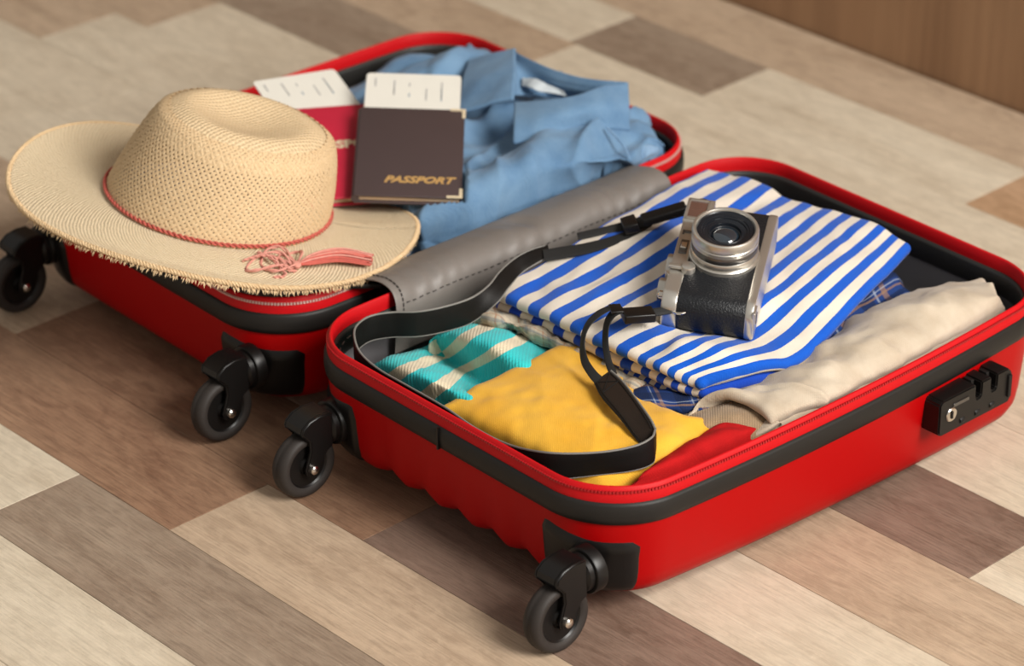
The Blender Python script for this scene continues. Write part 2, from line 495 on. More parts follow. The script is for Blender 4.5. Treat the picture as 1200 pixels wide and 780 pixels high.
# ------------------------------------------------------------------ floor and wall
TH = .0184
CT, ST = math.cos(TH), math.sin(TH)
AXU = np.array([CT, ST, 0]); AXV = np.array([-ST, CT, 0]); AXZ = np.array([0, 0, 1.])
V0, PW = -.0434, .0915
WALLV = .876
mb = MB(); mb.box(AXU*.2+AXV*(-.8)+AXZ*(FZ-.018), (3.2, WALLV+.8, .012), (AXU, AXV, AXZ))
floor = mb.build('floor', M['gap'], smooth=False, kind='structure', label='laminate floor of mixed beige and brown wooden planks')
rows = {}
def setrow(k, *segs): rows[k] = segs      # (u_end, tone) from the left
setrow(-3, (-.35, 'light'), (.7, 'light'), (1.2, 'tan'))
setrow(-2, (-.45, 'brown'), (-.093, 'light'), (.43, 'grey'), (.9, 'tan'), (1.2, 'light'))
setrow(-1, (-.52, 'light'), (.014, 'brown'), (.47, 'tan'), (.9, 'light'), (1.2, 'grey'))
setrow(0, (-.74, 'light'), (-.304, 'tan'), (.12, 'brown'), (.62, 'dark'), (1.2, 'light'))
setrow(1, (-.62, 'light'), (-.2, 'tan'), (.2, 'tan'), (.72, 'light'), (1.2, 'tan'))
setrow(2, (-.70, 'light'), (-.3, 'light'), (.25, 'tan'), (.56, 'tan'), (1.2, 'light'))
setrow(3, (-.62, 'light'), (-.2, 'light'), (.2, 'tan'), (.449, 'dark'), (.95, 'light'), (1.2, 'tan'))
setrow(4, (-.78, 'tan'), (-.25, 'light'), (.25, 'tan'), (.8, 'light'), (1.2, 'tan'))
setrow(5, (-.73, 'tan'), (-.3, 'light'), (.2, 'tan'), (.7, 'light'), (1.2, 'light'))
setrow(6, (-.95, 'light'), (-.67, 'grey'), (-.47, 'grey'), (-.1, 'light'), (.4, 'light'), (1.2, 'light'))
setrow(7, (-.75, 'grey'), (-.57, 'tan'), (-.41, 'tan'), (.3, 'light'), (1.2, 'light'))
setrow(8, (-.8, 'tan'), (-.42, 'light'), (-.243, 'grey'), (.07, 'light'), (.45, 'orange'), (1.2, 'light'))
setrow(9, (-.75, 'tan'), (-.35, 'tan'), (.15, 'tan'), (1.2, 'tan'))
for k in list(range(-8, -3)):
    setrow(k, *[(-.6+.45*i+.13*(k % 3), random.choice(['light', 'tan', 'grey'])) for i in range(4)], (1.2, 'light'))
for k in sorted(rows):
    v = V0+PW*k; u0 = -1.5; dep = min(PW, WALLV-v)
    if dep < .01: continue
    for (u1, tone) in rows[k]:
        if u1 <= u0: continue
        mb = MB(); hw = (u1-u0)/2-.0002; hd = dep/2-.0002
        mb.box((0, 0, -.005), (hw, hd, .005), bev=.0003)
        o = mb.build('plank', M['wood_'+tone], None, smooth=False)
        o.rotation_euler = (0, 0, TH); o.location = AXU*(u0+u1)/2+AXV*(v+dep/2)+AXZ*FZ
        o.parent = floor
        u0 = u1
mb = MB(); mb.box(AXU*.2+AXV*(WALLV+.042)+AXZ*(1.2), (3.2, .03, 1.24), (AXU, AXV, AXZ))
wall = mb.build('wall_back', M['gap'], smooth=False, kind='structure', label='brown wooden board wall behind the floor')
for i in range(16):
    z0 = FZ+.001+i*.155
    u0 = -3.0
    for j in range(5):
        u1 = u0+1.3 if j else u0+.9+.35*((i*7) % 3)
        mb = MB(); mb.box((0, 0, 0), ((u1-u0)/2-.0005, .0075, .0772), bev=.001)
        o = mb.build('board', M['wood_wall'], None, smooth=False)
        # board grain runs along its length: object x is the length, object z the height
        o.rotation_euler = (0, 0, TH); o.location = AXU*(u0+u1)/2+AXV*(WALLV+.0065)+AXZ*(z0+.0735)
        o.parent = wall
        u0 = u1

# ------------------------------------------------------------------ suitcase
suit = thing('suitcase', (-.01, .23, FZ), 'open red hard-shell suitcase on four wheels lying spread on the wooden floor', 'suitcase')

class Half:
    def __init__(s, x0, x1, y0, y1, r, bulge_p, bulge_m, yaw, dz):
        s.cx = (x0+x1)/2; s.cy = (y0+y1)/2; s.a = (x1-x0)/2; s.b = (y1-y0)/2; s.r = r
        s.bp = bulge_p; s.bm = bulge_m; s.yaw = yaw; s.dz = dz
    def ring(s, off, ns=66, nl=60, na=14, sel=None):
        a, b, r = s.a-off, s.b-off, max(s.r-off, .006)
        P = []
        def arc(cx, cy, a0):
            for k in range(na):
                t = a0+PI/2*(k+.5)/na; P.append((cx+r*math.cos(t), cy+r*math.sin(t)))
        for k in range(ns+1): P.append((-(a-r)+2*(a-r)*k/ns, -b))     # wheel side
        arc(a-r, -(b-r), -PI/2)
        for k in range(nl+1): P.append((a, -(b-r)+2*(b-r)*k/nl))
        arc(a-r, b-r, 0)
        for k in range(ns+1): P.append((a-r-2*(a-r)*k/ns, b))
        arc(-(a-r), b-r, PI/2)
        for k in range(nl+1): P.append((-a, b-r-2*(b-r)*k/nl))
        arc(-(a-r), -(b-r), PI)
        P = np.array(P)
        wgt = (1-(P[:, 1]/s.b)**2).clip(0)
        P[:, 0] += np.where(P[:, 0] > 0, s.bp*(P[:, 0]/s.a)**2, -s.bm*(P[:, 0]/s.a)**2)*wgt
        return P
    def world(s, P, z):
        c, q = math.cos(s.yaw), math.sin(s.yaw)
        z = np.broadcast_to(np.asarray(z, float), (len(P),))
        return np.stack([s.cx+P[:, 0]*c-P[:, 1]*q, s.cy+P[:, 0]*q+P[:, 1]*c, z+s.dz], 1)
    def loft(s, prof, ribs=False, cap0=False, cap1=False, slope=0, zfun=None):
        V = []; n = None; F = []
        for (off, z) in prof:
            P = s.ring(off); n = len(P); zz = np.full(n, float(z))
            if ribs:
                p = .036; x = P[:, 0]; f = np.where(abs(x) < 2.5*p, .5-.5*np.cos(2*PI*(x+2.5*p)/p), 0)
                wz = np.clip((.066-z)/.05, 0, 1)
                near = np.clip((abs(P[:, 1])-(s.b-.04))/.02, 0, 1)
                P[:, 1] -= np.sign(P[:, 1])*f*.0022*wz*near
                zz += f*.0048*np.clip((.03-z)/.02, 0, 1)
            if slope: zz += slope*((P[:, 1]+s.b)/(2*s.b))*np.clip((.06-zz)/.05, 0, 1)
            if zfun is not None: zz += zfun(P, z)
            V.append(s.world(P, zz))
        for i in range(len(prof)-1):
            for k in range(n):
                F.append((i*n+k, i*n+(k+1) % n, (i+1)*n+(k+1) % n, (i+1)*n+k))
        if cap0: F.append(tuple(range(n))[::-1])
        if cap1: F.append(tuple(range((len(prof)-1)*n, len(prof)*n)))
        return np.concatenate(V), F

HA = Half(.003, .3325, -.004, .467, .056, .011, 0, 0, 0)
HB = Half(-.367, -.030, .003, .461, .058, .003, .002, -.012, -.004)

def zigteeth(half, off, z, parent, mat_, step=.0024):
    P = half.world(half.ring(off, 66, 60, 14), z)
    d = np.concatenate([[0], np.cumsum(np.linalg.norm(np.roll(P, -1, 0)-P, axis=1))])
    n = int(d[-1]/step); V = []; F = []
    tt = np.linspace(0, d[-1], n, endpoint=False)
    Q = np.stack([np.interp(tt, d, np.append(P[:, k], P[0, k])) for k in range(3)], 1)
    T = np.roll(Q, -1, 0)-np.roll(Q, 1, 0); T /= np.linalg.norm(T, axis=1)[:, None]
    for i in range(n):
        e0 = T[i]*.0008; e1 = np.array([-T[i][1], T[i][0], 0])*.0011; e2 = np.array([0, 0, .0009])
        b = len(V)
        for sx in (-1, 1):
            for sy in (-1, 1):
                for sz in (-1, 1): V.append(Q[i]+e0*sx+e1*sy+e2*sz)
        F += [(b, b+1, b+3, b+2), (b+4, b+6, b+7, b+5), (b, b+4, b+5, b+1), (b+2, b+3, b+7, b+6), (b, b+2, b+6, b+4), (b+1, b+5, b+7, b+3)]
    return mesh('zipper_teeth', V, F, mat_, parent, False, kind='stuff')

def build_half(half, lipup):
    zb0, zb1 = .0696, .0855
    prof = [(.10, .0045), (.05, .0045), (.028, .0045), (.018, .0062), (.011, .0105), (.0065, .017), (.0045, .026), (.0025, .045), (.0008, .064), (.0004, zb1-.002), (.003, zb1)]
    V, F = half.loft(prof, ribs=(half is HA), cap0=True, slope=-.0155)
    shell = mesh('shell', V, F, M['red'], suit, True, autosmooth=60)
    # black rubber band around the rim
    prof = [(.002, zb0-.001), (-.0012, zb0), (-.002, zb0+.004), (-.0022, zb0+.008), (-.0018, zb1-.002), (-.0008, zb1), (.002, zb1+.0008)]
    V, F = half.loft(prof)
    mesh('black_band', V, F, M['black_band'], shell, True)
    # red zip tape standing up from the band; it rises towards the hinge side
    def zf(P, z):
        side = (-1 if half is HA else 1)
        k = np.clip((P[:, 0]*side-(half.a-.05))/.05, 0, 1)*np.clip((z-zb1)/.010, 0, 1)
        return lipup*k
    prof = [(.0005, zb1), (.0002, zb1+.003), (.001, zb1+.008), (.0024, zb1+.0118), (.0036, zb1+.0124), (.0048, zb1+.0112), (.0048, zb1+.004), (.0048, zb1-.012)]
    V, F = half.loft(prof, zfun=zf)
    mesh('zip_tape', V, F, M['red_tape'], shell, True)
    tt = zigteeth(half, .0012, zb1+.0086, shell, M['teeth'] if half is HA else M['teeth_pale'])
    # inside: dark border then grey lining
    prof = [(.0048, zb1+.001), (.0062, zb1+.0015), (.0072, zb1-.002), (.0078, zb1-.0155), (.0072, zb1-.017)]
    V, F = half.loft(prof)
    mesh('lining_border', V, F, M['lining_dark'], shell, True)
    prof = [(.0068, zb1-.012), (.0085, .045), (.011, .026), (.018, .015), (.03, .0115), (.08, .0105), (.13, .0105)]
    V, F = half.loft(prof, cap1=True)
    mesh('lining', V, F, M['lining'], shell, True)
    return shell
shellA = build_half(HA, .0005)
shellB = build_half(HB, .001)

# band clip joint on the wheel side of the nearer half
p = HA.world(np.array([[-.003, -HA.b-.0024]]), .0775)[0]
mb = MB(); mb.box(p, (.0007, .0012, .0086)); mb.build('band_joint', M['black_plastic'], shellA)

# casters
def caster(half, sx, ax_pt, swing):
    """sx: -1 / +1 corner of the wheel side; ax_pt: wheel axle centre"""
    P = half.ring(.0012, 66, 60, 14)
    c = half.world(P, 0)
    # part of the ring that the plate covers: from 58 mm inside the corner to round the corner
    loc = P.copy()
    keep = []
    for i, q in enumerate(loc):
        if q[1] < -(half.b-.040) and (sx*q[0] > half.a-.067): keep.append(i)
    keep.sort(key=lambda i: sx*loc[i][0]+(loc[i][1]+half.b))
    rings = {}
    V = []; F = []; nz = 10; nk = len(keep)
    for j, i in enumerate(keep):
        f = j/(nk-1)
        g_ = min(1, max(0, (f-.12)/.6)); top = .0605-.0060*(g_*g_*(3-2*g_))
        top -= .008*max(0, 1-f/.10)**2+.005*max(0, (f-.92)/.08)**2
        for kz in range(nz+1):
            t = kz/nz; z = .0075+(top-.0075)*t
            e = min(f, 1-f)*nk*.0036; ez = min(t*1.4, 1-t)*(top-.006)
            k = min(1, e/.004, ez/.004); k = math.sqrt(max(0, 1-(1-k)**2))
            off = np.interp(z, [.0045, .0062, .0105, .017, .026, .045, .064], [.028, .018, .011, .0065, .0045, .0025, .0008])-.0030*k+.0004
            o_ = int(round((off+.004)/.0002)); q = rings.setdefault(o_, half.ring(o_*.0002-.004, 66, 60, 14))[i]
            V.append(half.world(np.array([q]), z)[0])
    for j in range(nk-1):
        for kz in range(nz):
            a = j*(nz+1)+kz; F.append((a, a+nz+1, a+nz+2, a+1) if sx > 0 else (a, a+1, a+nz+2, a+nz+1))
    cp = mesh('caster_mount', V, F, M['black_plastic'], suit, True)
    x, y, z = ax_pt
    yf = half.world(np.array([[sx*(half.a-.035), -half.b]]), 0)[0][1]
    piv = np.array([x-math.sin(swing)*.026, yf, z+math.cos(swing)*.0245])
    ex, ez, ey = np.array([1., 0, 0]), np.array([0, 0, 1.]), np.array([0, -1., 0])
    mb = MB(); mb.lathe(piv, (ex, ez, ey), [(.0172, -.006), (.0172, .0010), (.0165, .0026), (.0150, .0032), (.0142, .0032), (.0138, .0068), (.0115, .0088)], 40)
    mb.build('swivel_ring', M['black_plastic'], cp)
    # wheel frame: axle direction e_a, down direction e_d
    e_a = np.array([math.cos(swing), 0, math.sin(swing)]); e_d = np.array([math.sin(swing), 0, -math.cos(swing)])
    A = np.array(ax_pt)
    # fork: head at the pivot, two arms to the axle
    mb = MB()
    y0 = piv[1]-.008; ya = A[1]
    for s_ in (-1, 1):
        poly = []
        # side outline in (ey forward, e_d down) measured from the axle
        d0 = piv-A; fy = lambda v: -(v)
        head_y0 = A[1]-y0      # negative y distance from axle back to the ring
        pts = [(head_y0, -.0405), (head_y0*.4, -.0412), (.001, -.0395), (.0072, -.0350), (.0088, -.0300), (.0055, -.0270), (.0018, -.0225), (.0015, -.0150), (.0042, -.0070), (.0064, -.0010), (.0052, .0044), (.0028, .0064), (0, .0070), (-.0034, .0062), (-.0060, .0036), (-.0080, -.0020), (head_y0*.75, -.0100), (head_y0, -.0120)]
        mb.prism(pts, A+e_a*(.0098*s_-.0018), (ey, e_d, e_a), .0036)
    pts = [(head_y0, -.0405), (head_y0*.4, -.0412), (.001, -.0395), (.0072, -.0350), (.0088, -.0300), (.0068, -.0297), (.0030, -.0330), (head_y0*.4, -.0345), (head_y0, -.030)]
    mb.prism(pts, A-e_a*.0098, (ey, e_d, e_a), .0196)
    fk = mb.build('fork', M['black_plastic'], cp, autosmooth=50)
    bm = bmesh.new(); bm.from_mesh(fk.data)
    bmesh.ops.bevel(bm, geom=[e for e in bm.edges if e.is_manifold and e.calc_face_angle(0) > .8], offset=.0012, segments=3, affect='EDGES')
    bm.to_mesh(fk.data); bm.free(); fk.data.polygons.foreach_set('use_smooth', [True]*len(fk.data.polygons)); fk.data.set_sharp_from_angle(angle=math.radians(35))
    mb = MB()
    mb.lathe(A, (ey, e_d, e_a), [(.0172, -.0058), (.0185, -.0070), (.0212, -.0078), (.0236, -.0068), (.0250, -.0042), (.0254, -.0016), (.0246, 0), (.0254, .0016), (.0250, .0042), (.0236, .0068), (.0212, .0078), (.0185, .0070), (.0172, .0058)], 56, caps=False)
    wl = mb.build('wheel', M['rubber'], cp, autosmooth=60)
    mb = MB()
    mb.lathe(A, (ey, e_d, e_a), [(.0174, -.0045), (.0176, -.0058), (.0165, -.0050), (.0140, -.0022), (.0085, -.0018), (.0062, -.0066), (.0062, .0066), (.0085, .0018), (.0140, .0022), (.0165, .0050), (.0176, .0058), (.0174, .0045)], 48)
    mb.build('wheel_hub', M['black_plastic'], cp)
    mb = MB()
    mb.lathe(A, (ey, e_d, e_a), [(.0001, .0152), (.002, .0149), (.0034, .0138), (.0038, .0118), (.0038, -.0118), (.0034, -.0138), (.002, -.0149), (.0001, -.0152)], 20)
    mb.build('axle_bolt', M['steel'], cp)
AZC = FZ+.0254
for half, sx, px, sw in ((HA, 1, (658, 718), .05), (HA, -1, (364, 539), .0), (HB, 1, (264, 475.6), .04), (HB, -1, (36, 324), -.02)):
    a = U(px[0], px[1], AZC)
    yf = half.world(np.array([[sx*(half.a-.035), -half.b]]), 0)[0][1]
    a[1] = min(a[1], yf-.0275)
    caster(half, sx, a, sw)

# combination lock on the long side
def lock():
    x = .3435
    ex, ey, ez = np.array([1., 0, 0]), np.array([0, 1., 0]), np.array([0, 0, 1.])
    y0, y1, z0, z1 = .305, .386, .036, .0655
    th = .0125
    mb = MB()
    # body with two puller slots cut in its upper edge
    prof = [(y0, z0), (y1, z0), (y1, z1-.003)]
    s1, s2 = y0+.043, y0+.060
    outline = [(y0, z0+.003), (y0+.003, z0), (y1-.003, z0), (y1, z0+.004), (y1, z1-.005), (y1-.005, z1)]
    for s_ in (s2, s1):
        outline += [(s_+.003, z1), (s_+.0028, z1-.011), (s_+.0015, z1-.0125), (s_-.0015, z1-.0125), (s_-.0028, z1-.011), (s_-.003, z1)]
    outline += [(y0+.003, z1), (y0, z1-.003)]
    poly = outline
    mb.prism(poly, ex*(x-.006), (ey, ez, ex), th+.006)
    o = mb.build('combination_lock', M['black_plastic'], suit, smooth=False)
    bm = bmesh.new(); bm.from_mesh(o.data)
    bmesh.ops.bevel(bm, geom=[e for e in bm.edges if e.is_manifold and e.calc_face_angle(0) > .5], offset=.0011, segments=2, affect='EDGES')
    bm.to_mesh(o.data); bm.free()
    f = x+th
    mb = MB(); kc = np.array([f, y0+.0125, z0+.0155])
    mb.lathe(kc, (ey, ez, ex), [(.0056, -.001), (.0056, .0006), (.005, .0012), (.0038, .0010), (.0001, .0010)], 32)
    mb.build('key_cylinder', M['steel'], o)
    mb = MB(); mb.box(kc+ex*.0012, (.0006, .0008, .0028)); mb.build('keyhole', M['black_matte'], o)
    for k in range(3):
        mb = MB(); c = np.array([f-.0015, y0+.026+.0165*k, z0+.0055])
        mb.lathe(c, (ex, ez, ey), [(.0024, -.0026), (.0028, -.0018), (.0028, .0018), (.0024, .0026)], 18)
        mb.build('number_dial', M['black_matte'], o)
    mb = MB(); mb.box((f+.0002, y0+.023, z1-.0075), (.0005, .0085, .0014), bev=.0003); mb.build('slider', M['chrome_dark'], o)
    mb = MB(); mb.box((f+.0006, y1-.004, (z0+z1)/2), (.0012, .0018, .009), bev=.0005); mb.build('release_button', M['black_matte'], o)
    for s_ in (s1, s2):
        mb = MB(); mb.box((x+.002, s_, z1-.006), (.004, .0016, .006), bev=.0004); mb.build('zip_puller', M['black_matte'], o)
lock()

# hinge cover between the two halves
yy = np.linspace(.078, .366, 90)
prof = [(-.036, .062), (-.0385, .084), (-.0350, .0945), (-.020, .0998), (-.004, .1032), (.0095, .1012), (.0165, .0925), (.0185, .078), (.019, .055)]
tz = np.linspace(0, 1, 26)
pp = cr1(np.array(prof), tz)
P = np.zeros((len(pp), len(yy), 3))
for i, q in enumerate(pp):
    rip = (.0009*np.sin(yy*2*PI/.0165+1.5*np.sin(yy*43)+.8*math.sin(i*.35))*(.55+.45*np.sin(yy*61+1))+.0012*np.sin(yy*2*PI/.07+i*.12))*math.exp(-((i/25-.56)/.26)**2)
    dent = -.004*np.exp(-((yy-.225)/.012)**2)*math.exp(-((i/25-.45)/.12)**2)
    skew = 0*yy
    P[i, :, 0] = q[0]+rip*.7+skew*.6; P[i, :, 1] = yy+.006*math.sin(i/25*PI); P[i, :, 2] = q[1]+rip+dent
fl = slab('hinge_cover', None, 0, 0, .0016, M['flap'], suit, P=P, K=3)
for row, stepn in ((19, 2),):
    mb = MB()
    for j in range(3, 87, 2):
        a = P[row, j].copy(); b = P[row, j+1].copy(); off = np.array([.0007, 0, .0004])
        mb.tube([a+off, (a+b)/2+off*1.3, b*.85+a*.15+off], .0005, 5)
    mb.build('stitching', M['thread'], fl)
mb = MB()
for i in range(9, 21):
    a = P[i, 2]; b = P[i+1, 2]; off = np.array([.0004, 0, .0009]); mb.tube([a+off, a*.3+b*.7+off], .0005, 5)
mb.build('end_stitching', M['thread'], fl)
# inner corner piping with stitches beside the hinge cover, and puller resting on the far half's zip
ct = HA.world(HA.ring(.010), .082)
sel = [i for i in range(len(ct)) if ct[i][0] < .030 and ct[i][1] < .085]
sel.sort(key=lambda i: ct[i][1]-ct[i][0])
mb = MB()
for i in range(0, len(sel)-1, 2):
    mb.tube([ct[sel[i]], ct[sel[i+1]]], .0005, 5)
mb.build('lining_stitching', M['strap_edge'], shellA)
c = U(420, 333, .094)
mb = MB(); mb.box(c, (.018, .0045, .002), (AXU*.67+AXV*.74, AXV*.67-AXU*.74, AXZ), bev=.0012); mb.build('zip_puller', M['black_matte'], suit)

# ------------------------------------------------------------------ clothes in the nearer half
def base_of(o):
    return o
slab('rolled_plaid_shirt', [
    [(566, 356, .082), (610, 366, .084), (660, 392, .084), (710, 418, .084), (765, 445, .080)],
    [(568, 369, .091), (617, 383, .092), (662, 404, .0905), (712, 435, .088), (768, 460, .083)],
    [(576, 383, .080), (620, 396, .082), (664, 420, .080), (712, 447, .080), (765, 474, .076)]],
    70, 26, .022, M['plaid_pale'], wr=[(.0035, .012, .03, .5, 3, False), (.002, .008, .03, -.3, 5, True)],
    label='pale grey plaid shirt rolled up under the striped shirt', cat='shirt')
slab('plaid_shirt', [
    [(705, 420, .070), (800, 370, .070), (900, 300, .072), (985, 262, .072)],
    [(730, 452, .081), (820, 425, .083), (920, 360, .085), (1020, 300, .082)],
    [(745, 474, .081), (835, 466, .086), (945, 400, .089), (1050, 330, .086)],
    [(770, 492, .066), (850, 490, .07), (965, 425, .07), (1068, 350, .07)]],
    80, 40, .03, M['plaid_blue'], wr=[(.003, .02, .03, .4, 11, False), (.0015, .01, .02, .2, 13, False)],
    label='dark blue plaid shirt folded beneath the striped shirt', cat='shirt')
slab('knit_sweater', [
    [(432, 436, .066), (478, 458, .072), (530, 484, .072)],
    [(460, 420, .082), (504, 438, .092), (552, 464, .089)],
    [(504, 409, .059), (532, 427, .055), (562, 449, .060)],
    [(528, 388, .083), (572, 402, .095), (612, 424, .092)],
    [(572, 366, .068), (612, 382, .070), (650, 402, .068)]],
    70, 80, .03, M['knit'], wr=[(.002, .03, .03, 0, 21, False), (.0008, .008, .012, .3, 22, False)],
    label='turquoise knit sweater with cream stripes folded beside the yellow shirt', cat='sweater')
slab('red_garment', [
    [(742, 568, .079), (800, 551, .081), (850, 529, .082), (892, 509, .081)],
    [(765, 548, .086), (812, 525, .091), (850, 508, .091), (886, 500, .086)],
    [(790, 530, .080), (828, 503, .087), (855, 496, .086), (882, 492, .080)]],
    40, 24, .025, M['red_cotton'], wr=[(.002, .02, .01, .7, 33, False)],
    label='folded red garment between the yellow shirt and beige trousers', cat='garment')
slab('taupe_garment', [
    [(812, 482, .080), (850, 466, .083), (905, 458, .083)],
    [(828, 490, .087), (868, 480, .090), (920, 472, .088)],
    [(846, 507, .082), (886, 500, .086), (930, 487, .084)]],
    40, 30, .025, M['taupe'], wr=[(.0012, .01, .02, .4, 41, False)],
    label='ribbed taupe garment tucked under the opening of the beige trousers', cat='garment')
# beige trousers: main fold, plus the turned hem beside the red garment
tr = slab('beige_trousers', [
    [(814, 484, .080), (884, 452, .085), (945, 416, .086), (1018, 366, .086), (1085, 341, .086), (1150, 329, .082)],
    [(838, 463, .094), (896, 453, .096), (960, 416, .100), (1034, 368, .103), (1095, 345, .103), (1160, 333, .097)],
    [(880, 464, .099), (935, 450, .104), (1000, 412, .107), (1060, 378, .108), (1115, 358, .106), (1166, 344, .101)],
    [(908, 486, .094), (960, 468, .097), (1030, 432, .097), (1090, 398, .099), (1135, 372, .099), (1172, 352, .096)],
    [(917, 500, .078), (968, 478, .085), (1040, 441, .086), (1098, 410, .087), (1145, 382, .087), (1178, 362, .085)]],
    120, 60, .009, M['beige'], wr=[(.0026, .06, .025, 1.1, 51, False), (.0024, .02, .07, 1.9, 52, True), (.001, .01, .015, .5, 53, False)],
    label='pale beige cotton trousers folded along the side that carries the lock', cat='trousers')
slab('hem', [
    [(878, 507, .081), (894, 497, .0855), (906, 489, .089)],
    [(886, 510, .083), (901, 502, .087), (912, 495, .090)],
    [(894, 511, .079), (908, 504, .081), (920, 497, .083)]], 24, 16, .006, M['beige'], tr, wr=[(.0008, .01, .01, .3, 57, False)])
slab('yellow_shirt', [
    [(512, 484, .078), (572, 514, .076), (640, 549, .075), (700, 574, .074), (748, 566, .073)],
    [(535, 470, .087), (592, 498, .089), (660, 532, .089), (716, 556, .082), (765, 553, .078)],
    [(575, 447, .090), (630, 470, .096), (692, 503, .097), (745, 530, .092), (798, 532, .079)],
    [(628, 421, .092), (680, 449, .096), (730, 484, .094), (782, 506, .092), (826, 512, .082)],
    [(690, 396, .088), (715, 433, .087), (752, 469, .085), (796, 488, .090), (834, 495, .082)]],
    100, 80, .02, M['yellow'], wr=[(.0012, .06, .02, .5, 61, False), (.001, .06, .03, -.6, 62, True), (.0007, .01, .01, 0, 63, False)],
    label='mustard yellow cotton shirt folded flat under the looping strap', cat='shirt')
# striped shirt: three folded layers
top = [
    [(585, 336, .104), (635, 309, .110), (695, 274, .114), (765, 232, .112), (830, 197, .103)],
    [(640, 361, .108), (690, 333, .113), (745, 300, .1165), (815, 255, .1155), (882, 213, .105)],
    [(692, 386, .110), (735, 363, .1155), (785, 335, .1135), (855, 285, .1165), (932, 234, .105)],
    [(750, 411, .110), (785, 392, .1175), (822, 375, .1075), (900, 310, .116), (982, 250, .106)],
    [(788, 428, .108), (830, 408, .117), (874, 387, .1055), (945, 330, .1145), (1026, 264, .107)],
    [(822, 440, .104), (880, 425, .107), (936, 409, .101), (1000, 346, .105), (1060, 285, .101)]]
WR = [(.0022, .05, .018, 1.55, 71, False), (.001, .012, .02, .4, 72, False)]
shp = slab('striped_shirt', top, 110, 120, .010, M['stripes'], wr=WR,
    label='blue and white striped shirt folded in layers under the camera', cat='shirt')
low = [[(p[0]+3-(i*j)*.9, p[1]+(15 if j == 0 else 14), p[2]-.0112) for j, p in enumerate(r)] for i, r in enumerate(top)]
slab('folded_layer', low, 80, 100, .009, M['stripes_low'], shp, wr=[(.0015, .05, .02, 1.55, 75, False)])
slab('folded_layer', [
    [(706, 418, .0865), (766, 384, .086), (840, 340, .085)],
    [(746, 436, .0875), (812, 405, .087), (890, 362, .085)],
    [(792, 452, .0875), (862, 430, .087), (930, 388, .085)],
    [(838, 460, .086), (892, 446, .086), (938, 418, .085)]],
    60, 50, .009, M['stripes_low'], shp, wr=[(.002, .02, .02, 1.2, 77, False)])

# ------------------------------------------------------------------ camera on the striped shirt
C0 = U(845, 297, .1475)
aa = math.radians(35.0)
E1 = np.array([math.sin(aa), -math.cos(aa), -.20]); E1 /= np.linalg.norm(E1)
E2 = np.array([math.cos(aa), math.sin(aa), -.05]); E2 -= E1*(E1@E2); E2 /= np.linalg.norm(E2)
E3 = np.cross(E1, E2)
AX = (E1, E2, E3)
DEP = .032
def CP(a, b, c): return C0+E1*a+E2*b+E3*c
cam_o = thing('film_camera', CP(0, 0, -DEP), 'silver and black compact camera with strap lying lens-up on the striped shirt', 'camera')
def stad(L, D0, D1, r0, n=9, grow=0):
    """rounded section in (e1,e3): far end -L, near end +L, from depth -D1 to D0"""
    P = []
    L += grow; D0 += grow*.5; D1 += grow*.5
    for (cx, cz, a0) in ((L-r0, D0-r0, PI/2), (-L+r0, D0-r0, PI), (-L+r0, -D1+r0, 1.5*PI), (L-r0, -D1+r0, 0)):
        order = range(n)
        for k in order:
            a = a0-PI/2*1+PI/2*k/(n-1); P.append((cx+r0*math.cos(a), cz+r0*math.sin(a)))
    return P
def extr(name, pr, b0, b1, m, bev=.0012, parent=cam_o):
    n = len(pr); cx = sum(p[0] for p in pr)/n; cz = sum(p[1] for p in pr)/n
    V = []; F = []
    lv = [(b0, bev), (b0+bev*.35, bev*.3), (b0+bev, 0), (b1-bev, 0), (b1-bev*.35, bev*.3), (b1, bev)]
    for (b, ins) in lv:
        for (a, c) in pr:
            d = math.hypot(a-cx, c-cz); k = 1-ins/d
            V.append(CP(cx+(a-cx)*k, b, cz+(c-cz)*k))
    for i in range(len(lv)-1):
        for k in range(n): F.append((i*n+k, i*n+(k+1) % n, (i+1)*n+(k+1) % n, (i+1)*n+k))
    F.append(tuple(range(n))[::-1]); F.append(tuple(range((len(lv)-1)*n, len(lv)*n)))
    return mesh(name, V, F, m, parent, True, autosmooth=40)
HL, HH = .0605, .0335
extr('leatherette', stad(HL, 0, DEP, .0125), -HH+.010, HH-.004, M['leatherette'])
tp = extr('top_plate', stad(HL, 0, DEP, .0125, grow=.0006), -HH, -HH+.0115, M['chrome'])
bp_ = extr('bottom_plate', stad(HL, 0, DEP, .0125, grow=.0006), HH-.0065, HH, M['chrome'])
# finder block, wider chrome at the far end of the front
mb = MB(); mb.box(CP(-.0455, -HH+.0095, -.0035), (.0142, .0102, .0048), AX, bev=.0012); fb = mb.build('finder_block', M['chrome'], cam_o)
mb = MB(); mb.box(CP(-.0455, -HH+.0085, .0010), (.0098, .0068, .0007), AX, bev=.0004); mb.build('finder_window', M['window_glass'], fb)
mb = MB()
for (da, db, ea, eb) in ((-.0106, 0, .0011, .0080), (.0106, 0, .0011, .0080), (0, -.0076, .0117, .0011), (0, .0076, .0117, .0011)):
    mb.box(CP(-.0455+da, -HH+.0085+db, .0016), (ea, eb, .0008), AX, bev=.0003)
mb.build('window_frame', M['chrome'], fb)
